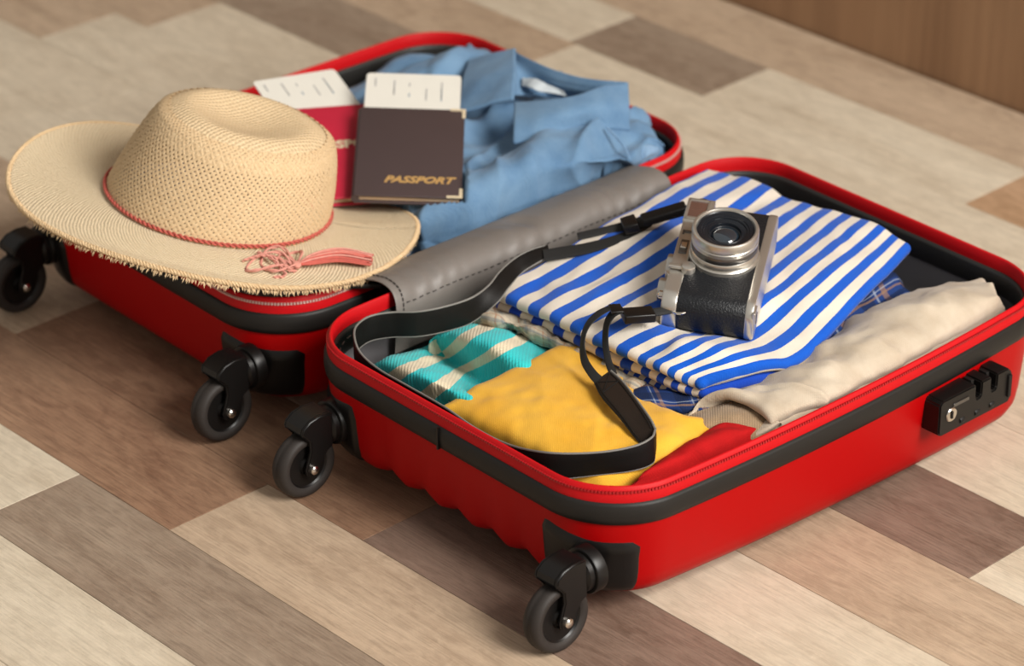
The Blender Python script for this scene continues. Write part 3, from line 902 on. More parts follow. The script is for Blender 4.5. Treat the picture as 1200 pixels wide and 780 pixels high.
# small mark, slot switch and self-timer lever on the front
mb = MB(); mb.box(CP(-.0195, -HH+.0055, .0006), (.0012, .0035, .0004), AX, bev=.0002); mb.box(CP(-.0185, -HH+.0026, .0006), (.0022, .0006, .0004), AX); mb.build('engraved_mark', M['chrome_dark'], tp)
mb = MB(); mb.box(CP(-.0015, -HH+.0058, .0006), (.0078, .0030, .0005), AX, bev=.0004); sw_ = mb.build('switch_slot', M['chrome_dark'], tp)
mb = MB(); mb.box(CP(-.0015, -HH+.0058, .0016), (.0034, .0022, .0010), AX, bev=.0006); mb.build('switch_knob', M['steel'], sw_)
mb = MB(); mb.lathe(CP(.0245, -HH+.0135, 0), AX, [(.0052, -.001), (.0052, .0038), (.0046, .0050), (.003, .0055), (.0001, .0056)], 32); mb.box(CP(.0245, -HH+.0065, .0026), (.0022, .0075, .0013), AX, bev=.0009)
mb.build('timer_lever', M['chrome'], cam_o)
# controls on the top plate (facing away to the side)
mb = MB(); mb.lathe(CP(.030, -HH, -.016), (E1, E3, -E2), [(.0085, -.001), (.0085, .0055), (.0078, .0066), (.0001, .0066)], 36); mb.build('shutter_dial', M['chrome'], tp)
mb = MB(); mb.lathe(CP(.004, -HH, -.016), (E1, E3, -E2), [(.010, -.001), (.010, .0042), (.0094, .005), (.0001, .005)], 36); mb.build('speed_dial', M['chrome'], tp)
# tripod foot at the near lower corner
mb = MB(); mb.box(CP(HL-.006, HH+.0002, -.010), (.0055, .0012, .0075), AX, bev=.0008); mb.build('base_foot', M['chrome'], bp_)
mb = MB(); mb.box(CP(HL-.006, HH+.0013, -.010), (.0026, .0006, .0038), AX, bev=.0003); mb.build('door_catch', M['chrome_dark'], bp_)
# lens
LC = CP(.0015, .0025, .0)
mb = MB(); mb.lathe(LC, AX, [(.0256, -.002), (.0256, .0028), (.0248, .0036), (.0242, .0036), (.0242, .0056), (.0248, .0062), (.0248, .0086), (.0242, .0094)], 72)
ln = mb.build('lens', M['chrome'], cam_o)
mb = MB(); mb.lathe(LC, AX, [(.0238, .0088), (.0243, .0096), (.0243, .0142), (.0238, .0150)], 72); mb.build('aperture_ring', M['chrome_dark'], ln)
mb = MB(); mb.lathe(LC, AX, [(.0236, .0146), (.0245, .0152), (.0245, .0180), (.0239, .0186), (.0239, .0194), (.0245, .0200), (.0245, .0238), (.0239, .0256), (.0229, .0262), (.0218, .0260), (.0211, .0250), (.0208, .0230)], 72, caps=False); mb.build('lens_ring', M['chrome'], ln)
mb = MB(); mb.lathe(LC, AX, [(.0209, .0244), (.0203, .0236), (.0176, .0231), (.0173, .0224), (.0158, .0221), (.0155, .0212), (.0132, .0206), (.0126, .0210), (.0116, .0208), (.0110, .0186), (.0104, .0182), (.0100, .0165), (.0001, .0160)], 64, caps=False); mb.build('inner_barrel', M['barrel'], ln)
mb = MB(); mb.lathe(LC, AX, [(.0106, .0170), (.0098, .0186), (.0084, .0199), (.0062, .0209), (.003, .0215), (.0001, .0217)], 40, caps=False); mb.build('front_glass', M['lens_glass'], ln)
# strap lugs
mb = MB(); mb.lathe(CP(-HL-.0035, -HH+.009, -.010), (E1, E2, E3), [(.007, -.003), (.007, .002), (.0058, .0036), (.003, .0036), (.003, .001), (.0001, .001)], 28); mb.build('far_lug_guard', M['black_matte'], cam_o)
lugc = CP(HL-.012, -HH-.0025, -.006)
mb = MB(); mb.lathe(lugc+E2*.0025, (E1, E3, -E2), [(.0032, 0), (.0032, .003), (.002, .004)], 20); lug = mb.build('strap_lug', M['steel'], cam_o)
ringc = U(796, 360, .128)
mb = MB(); mb.tube([ringc+(E1*math.cos(t)+E2*math.sin(t))*.0068 for t in np.linspace(0, 2*PI, 28, endpoint=False)], .0010, 8, closed=True); mb.build('strap_ring', M['steel'], cam_o)
mb = MB(); mb.tube([U(784, 327, .138)+(E1*math.cos(t)*.8+E3*math.sin(t))*.0045 for t in np.linspace(0, 2*PI, 24, endpoint=False)], .0011, 8, closed=True); mb.build('side_lug', M['steel'], cam_o)

# strap: from the far lug round the edge of the case and back to the near lug
def edge(pts): return np.array([U(*p) for p in pts])
# far webbing (two strips) and adjuster
sA, _, _ = ribbon('strap_webbing', edge([(806, 240, .142), (780, 246, .132), (750, 254, .124), (715, 264, .120), (676, 273, .117)]),
                  edge([(808, 251, .138), (783, 258, .127), (753, 266, .120), (717, 273, .117), (678, 281, .115)]), .0018, M['webbing'], cam_o, 40)
ribbon('strap_webbing', edge([(762, 257, .121), (725, 274, .118), (690, 284, .117), (660, 289, .1165), (636, 293, .116)]),
       edge([(764, 265, .118), (728, 284, .1155), (693, 296, .115), (662, 302, .114), (638, 306, .113)]), .0016, M['webbing'], cam_o, 40)
d = U(768, 251, .129)-U(745, 258, .125); d /= np.linalg.norm(d); q = np.cross([0, 0, 1.], d); q /= np.linalg.norm(q)
mb = MB(); mb.box(U(778, 250, .134), (.0175, .0062, .0028), (d, q, np.cross(d, q)), bev=.0014); mb.build('strap_end', M['strap_leather'], cam_o)
mb = MB(); mb.box(U(738, 263, .124), (.0058, .0088, .0036), (d, q, np.cross(d, q)), bev=.0012); mb.build('strap_slider', M['black_plastic'], cam_o)
# long leather strip standing on edge along the hinge and the wheel side
top_e = [(642, 287, .1165), (622, 293, .116), (603, 303, .114), (586, 318, .112), (572, 335, .109), (552, 349, .107), (522, 359, .105), (490, 365, .104), (458, 366, .103),
         (432, 371, .102), (417, 383, .102), (416, 398, .102), (424, 415, .102), (445, 433, .102), (478, 452, .102), (520, 476, .1015), (560, 503, .1005), (600, 522, .100), (645, 530.5, .1005), (700, 530, .1015), (742, 523, .1025), (763, 513, .104), (768, 503, .105)]
T3 = edge(top_e)
for i, (px, py, z) in enumerate(top_e):
    while T3[i][1] < .0085 and z > .08:
        z -= .0005; T3[i] = U(px, py, z)
W = .0205
drop = np.array([W]*len(T3))
B3 = T3.copy(); B3[:, 2] -= drop
# the first stretch lies almost flat and turns on edge
for i, (px, py, z) in enumerate([(644, 300, .113), (628, 309, .111), (611, 320, .107), (596, 337, .1055), (582, 355, .0995)]):
    B3[i] = U(px, py, z)
# the last stretch turns over into the pad
for i, (px, py, z) in zip((-4, -3, -2, -1), [(702, 556, .083), (742, 551, .084), (764, 543, .085), (768, 531, .0865)]):
    B3[i] = U(px, py, z)
st, a, b = ribbon('strap', T3, B3, .0017, M['strap_leather'], cam_o, 220)
mb = MB(); mb.tube(a[2:], .0008, 6); mb.build('strap_piping', M['strap_edge'], st)
mb = MB(); mb.tube(b[2:], .0006, 6); mb.build('strap_piping', M['strap_edge'], st)
# pad lying on the yellow shirt, up to the near adjuster
R3 = edge([(768, 503, .105), (762, 491, .108), (747, 470, .109), (730, 448, .109), (716, 435, .109)])
L3 = edge([(768, 531, .0865), (750, 519, .0945), (727, 490, .102), (706, 466, .104), (697, 449, .104)])
pd, a, b = ribbon('strap_pad', R3, L3, .0026, M['strap_under'], cam_o, 60)
mb = MB(); mb.tube(a+np.array([0, 0, .0004]), .0009, 6); mb.build('strap_piping', M['strap_edge'], pd)
mb = MB(); mb.tube(b+np.array([0, 0, .0004]), .0007, 6); mb.build('strap_piping', M['strap_leather'], pd)
# stitched box with a cross near the end of the pad
def on_pad(f, s_): 
    i = f*(len(a)-1); k = int(i); t = i-k; k2 = min(k+1, len(a)-1)
    n_ = np.cross(a[k2]-a[max(k-1, 0)], b[k]-a[k]); n_ /= np.linalg.norm(n_); n_ = n_ if n_[2] > 0 else -n_
    pa = a[k]*(1-t)+a[k2]*t; pb = b[k]*(1-t)+b[k2]*t
    return pa*(1-s_)+pb*s_+n_*.0015
mb = MB()
for (p0, p1) in (((.78, .12), (.78, .88)), ((.97, .12), (.97, .88)), ((.78, .12), (.97, .88)), ((.97, .12), (.78, .88)), ((.1, .1), (.97, .12)), ((.1, .9), (.97, .88))):
    mb.tube([on_pad(p0[0]+(p1[0]-p0[0])*t, p0[1]+(p1[1]-p0[1])*t) for t in np.linspace(0, 1, 9)], .0004, 5)
mb.build('strap_stitching', M['black_matte'], pd)
# two thin strips rising from the pad to the near buckle
ribbon('strap_webbing', edge([(712, 446, .1065), (700, 436, .108), (689, 420, .111), (685, 402, .118), (690, 384, .126), (704, 370, .130), (722, 360, .131)]),
       edge([(700, 452, .1045), (690, 441, .105), (681, 424, .107), (680, 402, .114), (685, 381, .122), (699, 365, .127), (719, 356, .128)]), .0015, M['webbing'], cam_o, 60)
ribbon('strap_webbing', edge([(734, 366, .130), (722, 370, .129), (714, 382, .123), (713, 402, .114), (717, 422, .108), (723, 437, .106)]),
       edge([(728, 359, .128), (716, 364, .127), (708, 378, .121), (706, 402, .112), (709, 424, .1065), (714, 439, .1055)]), .0015, M['webbing'], cam_o, 50)
d = U(775, 366, .127)-U(735, 369, .128); d /= np.linalg.norm(d); q = np.cross([0, 0, 1.], d); q /= np.linalg.norm(q)
mb = MB(); mb.box(U(748, 369, .127), (.0115, .0072, .0034), (d, q, np.cross(d, q)), bev=.0012); mb.build('strap_slider', M['black_plastic'], cam_o)
mb = MB(); mb.box(U(722, 362, .130), (.0045, .0062, .0012), (d, q, np.cross(d, q)), bev=.0006); mb.build('strap_keeper', M['black_plastic'], cam_o)
ribbon('strap_webbing', edge([(735, 364, .129), (760, 362, .129), (780, 359, .129), (797, 355, .129)]), edge([(736, 373, .126), (761, 371, .126), (782, 368, .126), (799, 364, .127)]), .0024, M['webbing'], cam_o, 30)

# ------------------------------------------------------------------ denim shirt in the farther half
dn = slab('denim_shirt', [
    [(376, 112, .080), (424, 92, .088), (478, 62, .098), (545, 56, .104), (600, 72, .104), (670, 90, .104), (730, 112, .100)],
    [(380, 124, .090), (440, 108, .097), (492, 80, .112), (556, 84, .113), (616, 110, .106), (684, 122, .112), (746, 140, .106)],
    [(388, 155, .092), (456, 150, .100), (515, 130, .108), (568, 138, .096), (630, 150, .110), (700, 155, .115), (760, 165, .103)],
    [(404, 195, .088), (470, 200, .097), (530, 178, .106), (585, 180, .104), (646, 178, .113), (708, 174, .115), (766, 180, .098)],
    [(446, 248, .078), (490, 248, .092), (540, 226, .104), (592, 207, .108), (652, 196, .111), (714, 190, .108), (770, 191, .090)],
    [(470, 284, .062), (500, 281, .069), (552, 268, .076), (610, 244, .082), (666, 222, .086), (716, 206, .085), (769, 198, .078)]],
    130, 110, .03, M['denim'], wr=[(.0085, .036, .17, .12, 81, False), (.006, .03, .14, .45, 82, True), (.0022, .014, .06, -.2, 84, False), (.001, .012, .012, 0, 83, False)],
    label='blue denim shirt bundled in the farther half of the suitcase', cat='shirt')
# collar: left leaf, right leaf, band behind the neck, dark inside with tag
slab('collar', [
    [(552, 70, .122), (578, 62, .132), (602, 57, .138)],
    [(545, 92, .120), (574, 88, .130), (602, 84, .136)],
    [(541, 127, .112), (572, 118, .122), (600, 113, .128)]], 30, 26, .0045, M['denim'], dn, wr=[(.0012, .02, .02, .2, 91, False)])
slab('collar', [
    [(606, 121, .126), (640, 119, .133), (676, 113, .138), (706, 102, .141), (734, 97, .138)],
    [(605, 142, .123), (640, 137, .129), (678, 130, .133), (710, 124, .134), (736, 122, .130)],
    [(604, 163, .115), (642, 154, .119), (680, 148, .120), (712, 146, .120), (736, 147, .115)]], 50, 26, .0045, M['denim'], dn, wr=[(.0016, .018, .03, .9, 92, False)])
slab('collar_band', [
    [(600, 57, .138), (614, 66, .138), (650, 82, .136), (690, 92, .136), (734, 96, .138)],
    [(601, 75, .130), (616, 82, .128), (650, 96, .126), (690, 103, .128), (728, 102, .134)],
    [(603, 108, .122), (622, 108, .114), (655, 110, .112), (690, 110, .120), (720, 104, .132)]], 50, 22, .0035, M['denim'], dn, wr=[(.001, .02, .02, .3, 93, False)])
slab('neck_tag', [[(612, 90, .1265), (626, 92, .1275), (640, 98, .1265), (660, 106, .1235)],
                  [(612, 99, .1235), (626, 104, .1245), (642, 107, .1225), (663, 111, .1195)]], 24, 10, .0012, M['white_tag'], dn, wr=[(.0012, .006, .02, 0, 94, False)])
slab('cuff', [[(752, 171, .103), (760, 170, .103), (768, 172, .100)], [(752, 184, .097), (760, 184, .098), (767, 185, .095)], [(750, 198, .088), (757, 198, .089), (764, 198, .086)]],
     14, 16, .008, M['denim_seam'], dn)
mb = MB(); mb.tube([U(*p) for p in ((712, 150, .1215), (722, 160, .1185), (732, 172, .114), (738, 186, .106))], .0009, 6); mb.build('seam', M['denim_seam'], dn)

# ------------------------------------------------------------------ let the packed clothes lie on one another
from mathutils.bvhtree import BVHTree
CELL = .002; GX0, GY0, GNX, GNY = -.42, -.03, 390, 265
def top_map(o):
    """height of an object's upper side on a 2 mm grid (nan where it is not)"""
    me = o.data; X = np.empty(len(me.vertices)*3); me.vertices.foreach_get('co', X); X = X.reshape(-1, 3)
    bvh = BVHTree.FromPolygons([Vector(v) for v in X], [tuple(p_.vertices) for p_ in me.polygons])
    Hm = np.full((GNX, GNY), np.nan)
    i0, j0 = ((X[:, :2].min(0)-(GX0, GY0))/CELL).astype(int).clip(0); i1, j1 = ((X[:, :2].max(0)-(GX0, GY0))/CELL).astype(int)+1
    dn_ = Vector((0, 0, -1))
    for i in range(i0, min(i1, GNX-1)+1):
        for j in range(j0, min(j1, GNY-1)+1):
            h = bvh.ray_cast(Vector((GX0+i*CELL, GY0+j*CELL, .3)), dn_)
            if h[0] is not None: Hm[i, j] = h[0].z
    return Hm
def look(Hm, X):
    """bilinear look-up, nan near the outline"""
    gx = (X[:, 0]-GX0)/CELL; gy = (X[:, 1]-GY0)/CELL
    i = np.floor(gx).astype(int).clip(0, GNX-2); j = np.floor(gy).astype(int).clip(0, GNY-2); a_, b_ = gx-i, gy-j
    return (Hm[i, j]*(1-a_)+Hm[i+1, j]*a_)*(1-b_)+(Hm[i, j+1]*(1-a_)+Hm[i+1, j+1]*a_)*b_
def grown(Hm, n):
    Hm = Hm.copy()
    for _ in range(n):
        N_ = np.full((5,)+Hm.shape, np.nan); N_[0] = Hm; N_[1, 1:] = Hm[:-1]; N_[2, :-1] = Hm[1:]; N_[3, :, 1:] = Hm[:, :-1]; N_[4, :, :-1] = Hm[:, 1:]
        ok = ~np.isnan(N_).all(0) & np.isnan(Hm); Hm[ok] = np.nanmin(N_[:, ok], axis=0)
    return Hm
def downward(o, X, ta):
    n_ = np.empty(len(X)*3); o.data.vertex_normals.foreach_get('vector', n_); nz = n_.reshape(-1, 3)[:, 2]
    up_ = abs(X[:, 2]-ta) < .0004
    return -nz*np.sign(nz[up_].mean())
def inner(Hm, n):
    m_ = ~np.isnan(Hm)
    for _ in range(n):
        k_ = m_.copy(); k_[1:] &= m_[:-1]; k_[:-1] &= m_[1:]; k_[:, 1:] &= m_[:, :-1]; k_[:, :-1] &= m_[:, 1:]; m_ = k_
    return m_
def keep_inside(X, half, top):
    """bring what lies below the rim inside the lining of its half"""
    c, q = math.cos(half.yaw), math.sin(half.yaw)
    dx, dy = X[:, 0]-half.cx, X[:, 1]-half.cy; lx, ly = dx*c+dy*q, -dx*q+dy*c
    zl = X[:, 2]-half.dz
    off = np.interp(zl, [.0105, .0115, .015, .026, .045, .068, .0985], [.08, .03, .018, .011, .0092, .0088, .0088])+.0008
    bul = np.where(lx > 0, half.bp, half.bm)*(1-(ly/half.b)**2).clip(0)
    a_, b_, r_ = half.a+bul-off, half.b-off, half.r-off*.8
    r_ = np.maximum(r_, .004)
    px_, py_ = np.maximum(abs(lx)-(a_-r_), 0), np.maximum(abs(ly)-(b_-r_), 0); d_ = np.hypot(px_, py_)
    k_ = np.where(d_ > r_, r_/np.maximum(d_, 1e-9), 1.0)
    nx_ = np.where(abs(lx) > a_-r_, np.sign(lx)*((a_-r_)+px_*k_), lx); ny_ = np.where(abs(ly) > b_-r_, np.sign(ly)*((b_-r_)+py_*k_), ly)
    w_ = np.clip((top+.006-X[:, 2])/.006, 0, 1)
    lx = lx+(nx_-lx)*w_; ly = ly+(ny_-ly)*w_
    X[:, 0] = half.cx+lx*c-ly*q; X[:, 1] = half.cy+lx*q+ly*c
    return X
def coords(o):
    X = np.empty(len(o.data.vertices)*3); o.data.vertices.foreach_get('co', X); return X.reshape(-1, 3)
def put(o, X):
    o.data.vertices.foreach_set('co', X.ravel()); o.data.update()
def settle(objs, half, rim, floor_z, sheet=()):
    for o in objs: put(o, keep_inside(coords(o), half, rim))
    T = [top_map(o) for o in objs]; Tg = [grown(t_, 3) for t_ in T]
    for n_, o in enumerate(objs):
        X = coords(o); ta = look(Tg[n_], X); dwn = downward(o, X, ta); sup = np.full(len(X), -1.0)
        for m_, Tb in enumerate(Tg):
            if m_ == n_: continue
            tb_ = look(Tb, X)
            sup = np.where((tb_ < ta) & (tb_ > sup), tb_, sup)
        own = np.where(np.isnan(ta), X[:, 2], ta)
        under = (X[:, 2] < sup) & ~np.isnan(ta)
        z = np.where(under, np.minimum(sup-.0005, own-.0004), X[:, 2])
        # the middle of each underside comes down on what carries it
        mask = inner(T[n_], 9 if o.name in sheet else 6)
        gi = np.rint((X[:, 0]-GX0)/CELL).astype(int).clip(0, GNX-1); gj = np.rint((X[:, 1]-GY0)/CELL).astype(int).clip(0, GNY-1)
        low_ = mask[gi, gj] & (X[:, 2] < own-.003) & (dwn > .5) & ~under
        X[:, 2] = np.where(low_, np.maximum(sup-.0005, floor_z), z)
        put(o, keep_inside(X, half, rim))
kids = {o.name: o for o in bpy.data.objects}
settle([kids[n_] for n_ in ('rolled_plaid_shirt', 'plaid_shirt', 'knit_sweater', 'red_garment', 'taupe_garment', 'beige_trousers', 'hem', 'yellow_shirt', 'striped_shirt', 'folded_layer', 'folded_layer.001')],
       HA, .093, .0118, ('beige_trousers', 'hem'))
settle([dn], HB, .089, .0078)
put(kids['cuff'], keep_inside(coords(kids['cuff']), HB, .094))
# the striped shirt gives way under the camera
X = coords(shp); q_ = X-C0; a_, b_, c_ = q_@E1, q_@E2, q_@E3
hit = (abs(a_) < HL+.001) & (abs(b_) < HH+.001) & (c_ > -DEP-.0004) & (c_ < 0)
rr = np.clip((abs(a_)-(HL-.0125))/.0135, 0, 1); lim = -DEP-.0004+.0125*(1-np.sqrt(1-rr*rr))
hit &= c_ > lim
X[hit] += np.outer((lim-c_)[hit], E3); put(shp, X)

# ------------------------------------------------------------------ passports and boarding passes
def frame(o, x_to, y_to):
    e1 = x_to-o; e1 /= np.linalg.norm(e1); e2 = y_to-o; e2 -= e1*(e1@e2); e2 /= np.linalg.norm(e2)
    return e1, e2, np.cross(e1, e2)
def text(s_, loc, ax, size, m, parent, shear=.3, off=.0):
    cu = bpy.data.curves.new('lettering', 'FONT'); cu.body = s_; cu.size = size; cu.shear = shear; cu.offset = off; cu.extrude = .0002; cu.resolution_u = 3
    o = bpy.data.objects.new('lettering_curve', cu); COL.objects.link(o)
    me = bpy.data.meshes.new_from_object(o.evaluated_get(bpy.context.evaluated_depsgraph_get()))
    bpy.data.objects.remove(o, do_unlink=True)
    me.name = 'lettering'
    X = np.array([v.co for v in me.vertices]); wd = X[:, 0].max()
    for v in me.vertices:
        p = np.array(loc)+ax[0]*v.co.x+ax[1]*v.co.y+ax[2]*v.co.z
        v.co = p
    me.materials.clear(); me.materials.append(m)
    o = bpy.data.objects.new('lettering', me)
    return link(o, parent)
def passport(nm_, o, ax, w_, h_, cover, label, t=.0065):
    e1, e2, e3 = ax
    root = thing(nm_, o+e1*w_/2+e2*h_/2, label, 'passport')
    for zc in (-.0009, t-.0009):
        mb = MB(); mb.box(o+e1*w_/2+e2*h_/2+e3*(zc-t+.0009), (w_/2, h_/2, .0009), ax, bev=.0006); mb.build('cover', cover, root)
    mb = MB(); mb.box(o+e1*(w_/2+.001)+e2*h_/2-e3*(t/2), (w_/2-.003, h_/2-.002, t/2-.0016), ax); mb.build('pages', M['paper_edge'], root, smooth=False)
    # rounded spine
    mb = MB(); mb.tube([o+e1*.0012-e3*t/2+e2*s_ for s_ in (0.0004, h_*.5, h_-.0004)], t/2, 14); mb.build('spine', cover, root)
    return root
def boarding(o, ax, w_, h_, label, lines):
    e1, e2, e3 = ax
    poly = []
    r = .004
    for (cx, cy, a0) in ((w_-r, h_-r, 0), (r, h_-r, PI/2), (r, r, PI), (w_-r, r, 1.5*PI)):
        for k in range(6):
            a_ = a0+PI/2*k/5; poly.append((cx+r*math.cos(a_), cy+r*math.sin(a_)))
    mb = MB(); mb.prism(poly, o, ax, .0007)
    ob = mb.build('boarding_pass', M['paper'], None, smooth=False, label=label, cat='boarding pass', group='boarding passes tucked into the passports')
    for (x, y, l, mt) in lines:
        mb = MB(); mb.box(o+e1*x*w_+e2*(y)*h_+e3*.0008, (.0004, l*h_/2, .0002), ax); mb.build('printed_line', M[mt], ob, smooth=False)
    return ob
LINES = [(.10, .72, .10, 'ink'), (.10, .80, .06, 'ink'), (.30, .62, .22, 'ink'), (.30, .50, .10, 'ink'), (.46, .70, .05, 'ink'), (.46, .42, .05, 'ink_blue'), (.64, .45, .18, 'ink'), (.80, .56, .26, 'ink'), (.80, .45, .2, 'ink_blue')]
# brown one
zb = .1060
o1 = U(414, 229, zb); x1 = U(541, 233, zb-.0030); y1 = U(424, 126, zb+.021)
ax1 = frame(o1, x1, y1)
W1 = np.linalg.norm(x1-o1); H1 = (y1-o1)@ax1[1]
br = passport('passport', o1, ax1, W1, H1, M['cover_brown'], 'dark brown leather passport cover with gold lettering beside the denim shirt')
text('PASSPORT', o1+ax1[0]*W1*.27+ax1[1]*H1*.150+ax1[2]*.0011, ax1, .0117, M['gold'], br, .35, .0004)
for (cx, cy, sx, sy) in ((W1, 0, -1, 1), (W1, H1, -1, -1)):
    mb = MB(); e1, e2, e3 = ax1
    mb.prism([(cx+.0006, cy-.0006*sy), (cx-.012, cy-.0006*sy), (cx-.012, cy+.0022*sy), (cx-.0022, cy+.0022*sy), (cx-.0022, cy+.012*sy), (cx+.0006, cy+.012*sy)][::sy], o1+e3*.0007, ax1, .0006)
    mb.build('metal_corner', M['brass'], br, smooth=False)
boarding(o1+ax1[0]*W1*.03+ax1[1]*(H1*.99-.060)-ax1[2]*.0018, ax1, W1*.92, .060+.054, 'white boarding pass sticking out of the dark brown passport', [(x, .53+y*.47, l*.8, m_) for x, y, l, m_ in LINES])
# red one, lower and partly under hat and brown passport
def ray_on(px, py, o, ax):
    q = FW*FPX+RT*(px-600)-UP*(py-390); return CAM+q*(((o-CAM)@ax[2])/(q@ax[2]))
zr = .0985
o2 = U(359, 236, zr); x2 = U(457, 228, zr-.004)
ax2 = frame(o2, x2, U(363, 132, zr+.018))
W2 = .0885; H2 = (ray_on(400, 124.5, o2, ax2)-o2)@ax2[1]
rd = passport('passport', o2, ax2, W2, H2, M['cover_red'], 'crimson leather passport cover lying between the straw hat and the brown passport')
tb = ray_on(362, 177, o2, ax2)
text('PASSPORT', tb+ax2[2]*.0011, ax2, .0142, M['brass'], rd, .1, .0006)
p0 = ray_on(332, 128, o2, ax2)
boarding(o2+ax2[0]*((p0-o2)@ax2[0])+ax2[1]*(H2-.055)-ax2[2]*.0022, frame(o2, ray_on(428, 224, o2, ax2), ray_on(322, 132, o2, ax2)), .0735, .055+.050, 'white boarding pass sticking out of the crimson passport', [(x, .53+y*.47, l*.8, m_) for x, y, l, m_ in LINES])

# ------------------------------------------------------------------ straw hat
RH = np.array([RT[0], RT[1], 0]); RH /= np.linalg.norm(RH)
FH = np.array([-RH[1], RH[0], 0])
tilt = math.radians(11.0); fr = math.radians(4.5)
HX = RH*math.cos(tilt)-AXZ*math.sin(tilt)
HZ = RH*math.sin(tilt)+AXZ*math.cos(tilt)
HY = np.cross(HZ, HX)
HY, HZ = HY*math.cos(fr)-HZ*math.sin(fr), HZ*math.cos(fr)+HY*math.sin(fr)
HC = U(254, 238, .119)
hat = thing('straw_hat', HC, 'woven straw hat with frayed brim and red cord resting on the farther half', 'hat')
def HP(x, y, z): return HC+HX*x+HY*y+HZ*z
CA, CB, CBB = .0865, .088, .079
def crown(th, s_):
    """s_: 0 base .. 1 shoulder .. beyond to 2 = top centre"""
    c, q = math.cos(th), math.sin(th)
    if s_ <= 1:
        k = 1-.20*s_**1.5-.0*s_; z = .069*s_
        k -= .05*max(0, s_-.8)**2*25*.35
    else:
        t = s_-1
        k0 = 1-.20-.0175
        k = k0*(1-t)**.8 if t < 1 else 0
        rise = .010*math.sin(min(1, t/.45)*PI/2)
        z = .069+rise
        # pinched crease along x
        f = max(0, (t-.30)/.70)
        z -= .0085*(f*f*(3-2*f))*(1-.3*c*k/k0)
    return np.array([CA*c*k+.0135*min(s_, 1), (CB if q < 0 else CBB)*q*k, z])
def crownP(th, s_):
    p = crown(th, s_)
    # the crown top leans: front pinch
    z = p[2]
    if s_ > .3: z += .006*(-p[0]/CA)*(min(s_, 1)-.3)/.7
    return HP(p[0], p[1], z)
def crownN(th, s_):
    e = 1e-3; a = crownP(th+e, s_)-crownP(th-e, s_); b = crownP(th, s_+e)-crownP(th, max(0, s_-e)); n = np.cross(a, b); return n/(np.linalg.norm(n)+1e-12)
# woven side of the crown: two families of flat straws crossing over and under
NS, NSEG, TW = 104, 46, 1.02
V = []; F = []
for fam in (1, -1):
    for k in range(NS):
        t0 = 2*PI*k/NS
        pts = []; ns = []
        for i in range(NSEG+1):
            s_ = i/NSEG*1.12
            th_ = t0+fam*TW*s_/1.12
            ph = NS*(t0+fam*TW*s_/1.12*0+0)  # crossing phase
            cross_ph = NS*TW*s_/1.12/PI*PI
            n_ = crownN(th_, s_)
            over = .00055*math.cos(cross_ph+(k % 2)*PI+(0 if fam > 0 else PI))
            pts.append(crownP(th_, s_)+n_*over); ns.append(n_)
        pts = np.array(pts); T = np.gradient(pts, axis=0); T /= np.linalg.norm(T, axis=1)[:, None]
        b0 = len(V)
        for i in range(NSEG+1):
            sd = np.cross(T[i], ns[i]); hw = .00136*(1-.22*min(1, i/NSEG))*(1+.12*random.uniform(-1, 1))
            V += [pts[i]-sd*hw, pts[i]+ns[i]*.0005, pts[i]+sd*hw]
        for i in range(NSEG):
            a_ = b0+i*3
            F += [(a_, a_+1, a_+4, a_+3), (a_+1, a_+2, a_+5, a_+4)]
mesh('crown', V, F, M['straw'], hat, True)
# close-woven top of the crown
V = []; F = []; uv = []; nt_, ns_ = 120, 46
for j in range(ns_+1):
    s_ = .86+(1.999-.86)*j/ns_
    for k in range(nt_):
        th_ = 2*PI*k/nt_; p = crownP(th_, s_)-HZ*.0006*(1 if s_ > 1 else .5); V.append(p)
        q = p-HC; uv.append((q@HX*3.6, q@HY*3.6) if s_ > 1.08 else (q@HX*3.6, q@HY*3.6))
for j in range(ns_):
    for k in range(nt_): F.append((j*nt_+k, j*nt_+(k+1) % nt_, (j+1)*nt_+(k+1) % nt_, (j+1)*nt_+k))
mesh('crown_top', V, F, M['straw_top'], hat, True, uv=uv)
# brim
def brim(th, f):
    c, q = math.cos(th), math.sin(th)
    ra = CA+((.160 if c < 0 else .156)-CA)*f; cb_ = CB if q < 0 else CBB; rb = cb_+((.150 if q > 0 else .137)-cb_)*f
    z = -.002*f+.008*f*f*math.cos(2*th+.5)+.005*f*f*math.sin(3*th+1)+.0015*(1-f)**4
    z += .006*max(0, f-.75)*4*max(0, math.cos(th-math.radians(262)))**2*.6
    z -= .0125*math.sin(min(1, f/.4)*PI/2)*max(0, math.sin((th-.06)*1.75 if .06 < th < .06+PI/1.75 else 0))
    return HP(ra*c, rb*q, z)
nb, nf = 180, 26; V = []; F = []; uv = []
for side in (0, 1):
    for j in range(nf+1):
        f = j/nf if side == 0 else 1-j/nf
        for k in range(nb):
            th_ = 2*PI*k/nb
            V.append(brim(th_, f)-HZ*(.0 if side == 0 else .0022)); uv.append((f*.9, k/nb*2*PI if k else 0))
tot = (nf+1)*2
for j in range(tot-1):
    for k in range(nb): F.append((j*nb+k, j*nb+(k+1) % nb, (j+1)*nb+(k+1) % nb, (j+1)*nb+k))
mesh('brim', V, F, M['straw_brim'], hat, True, uv=uv)
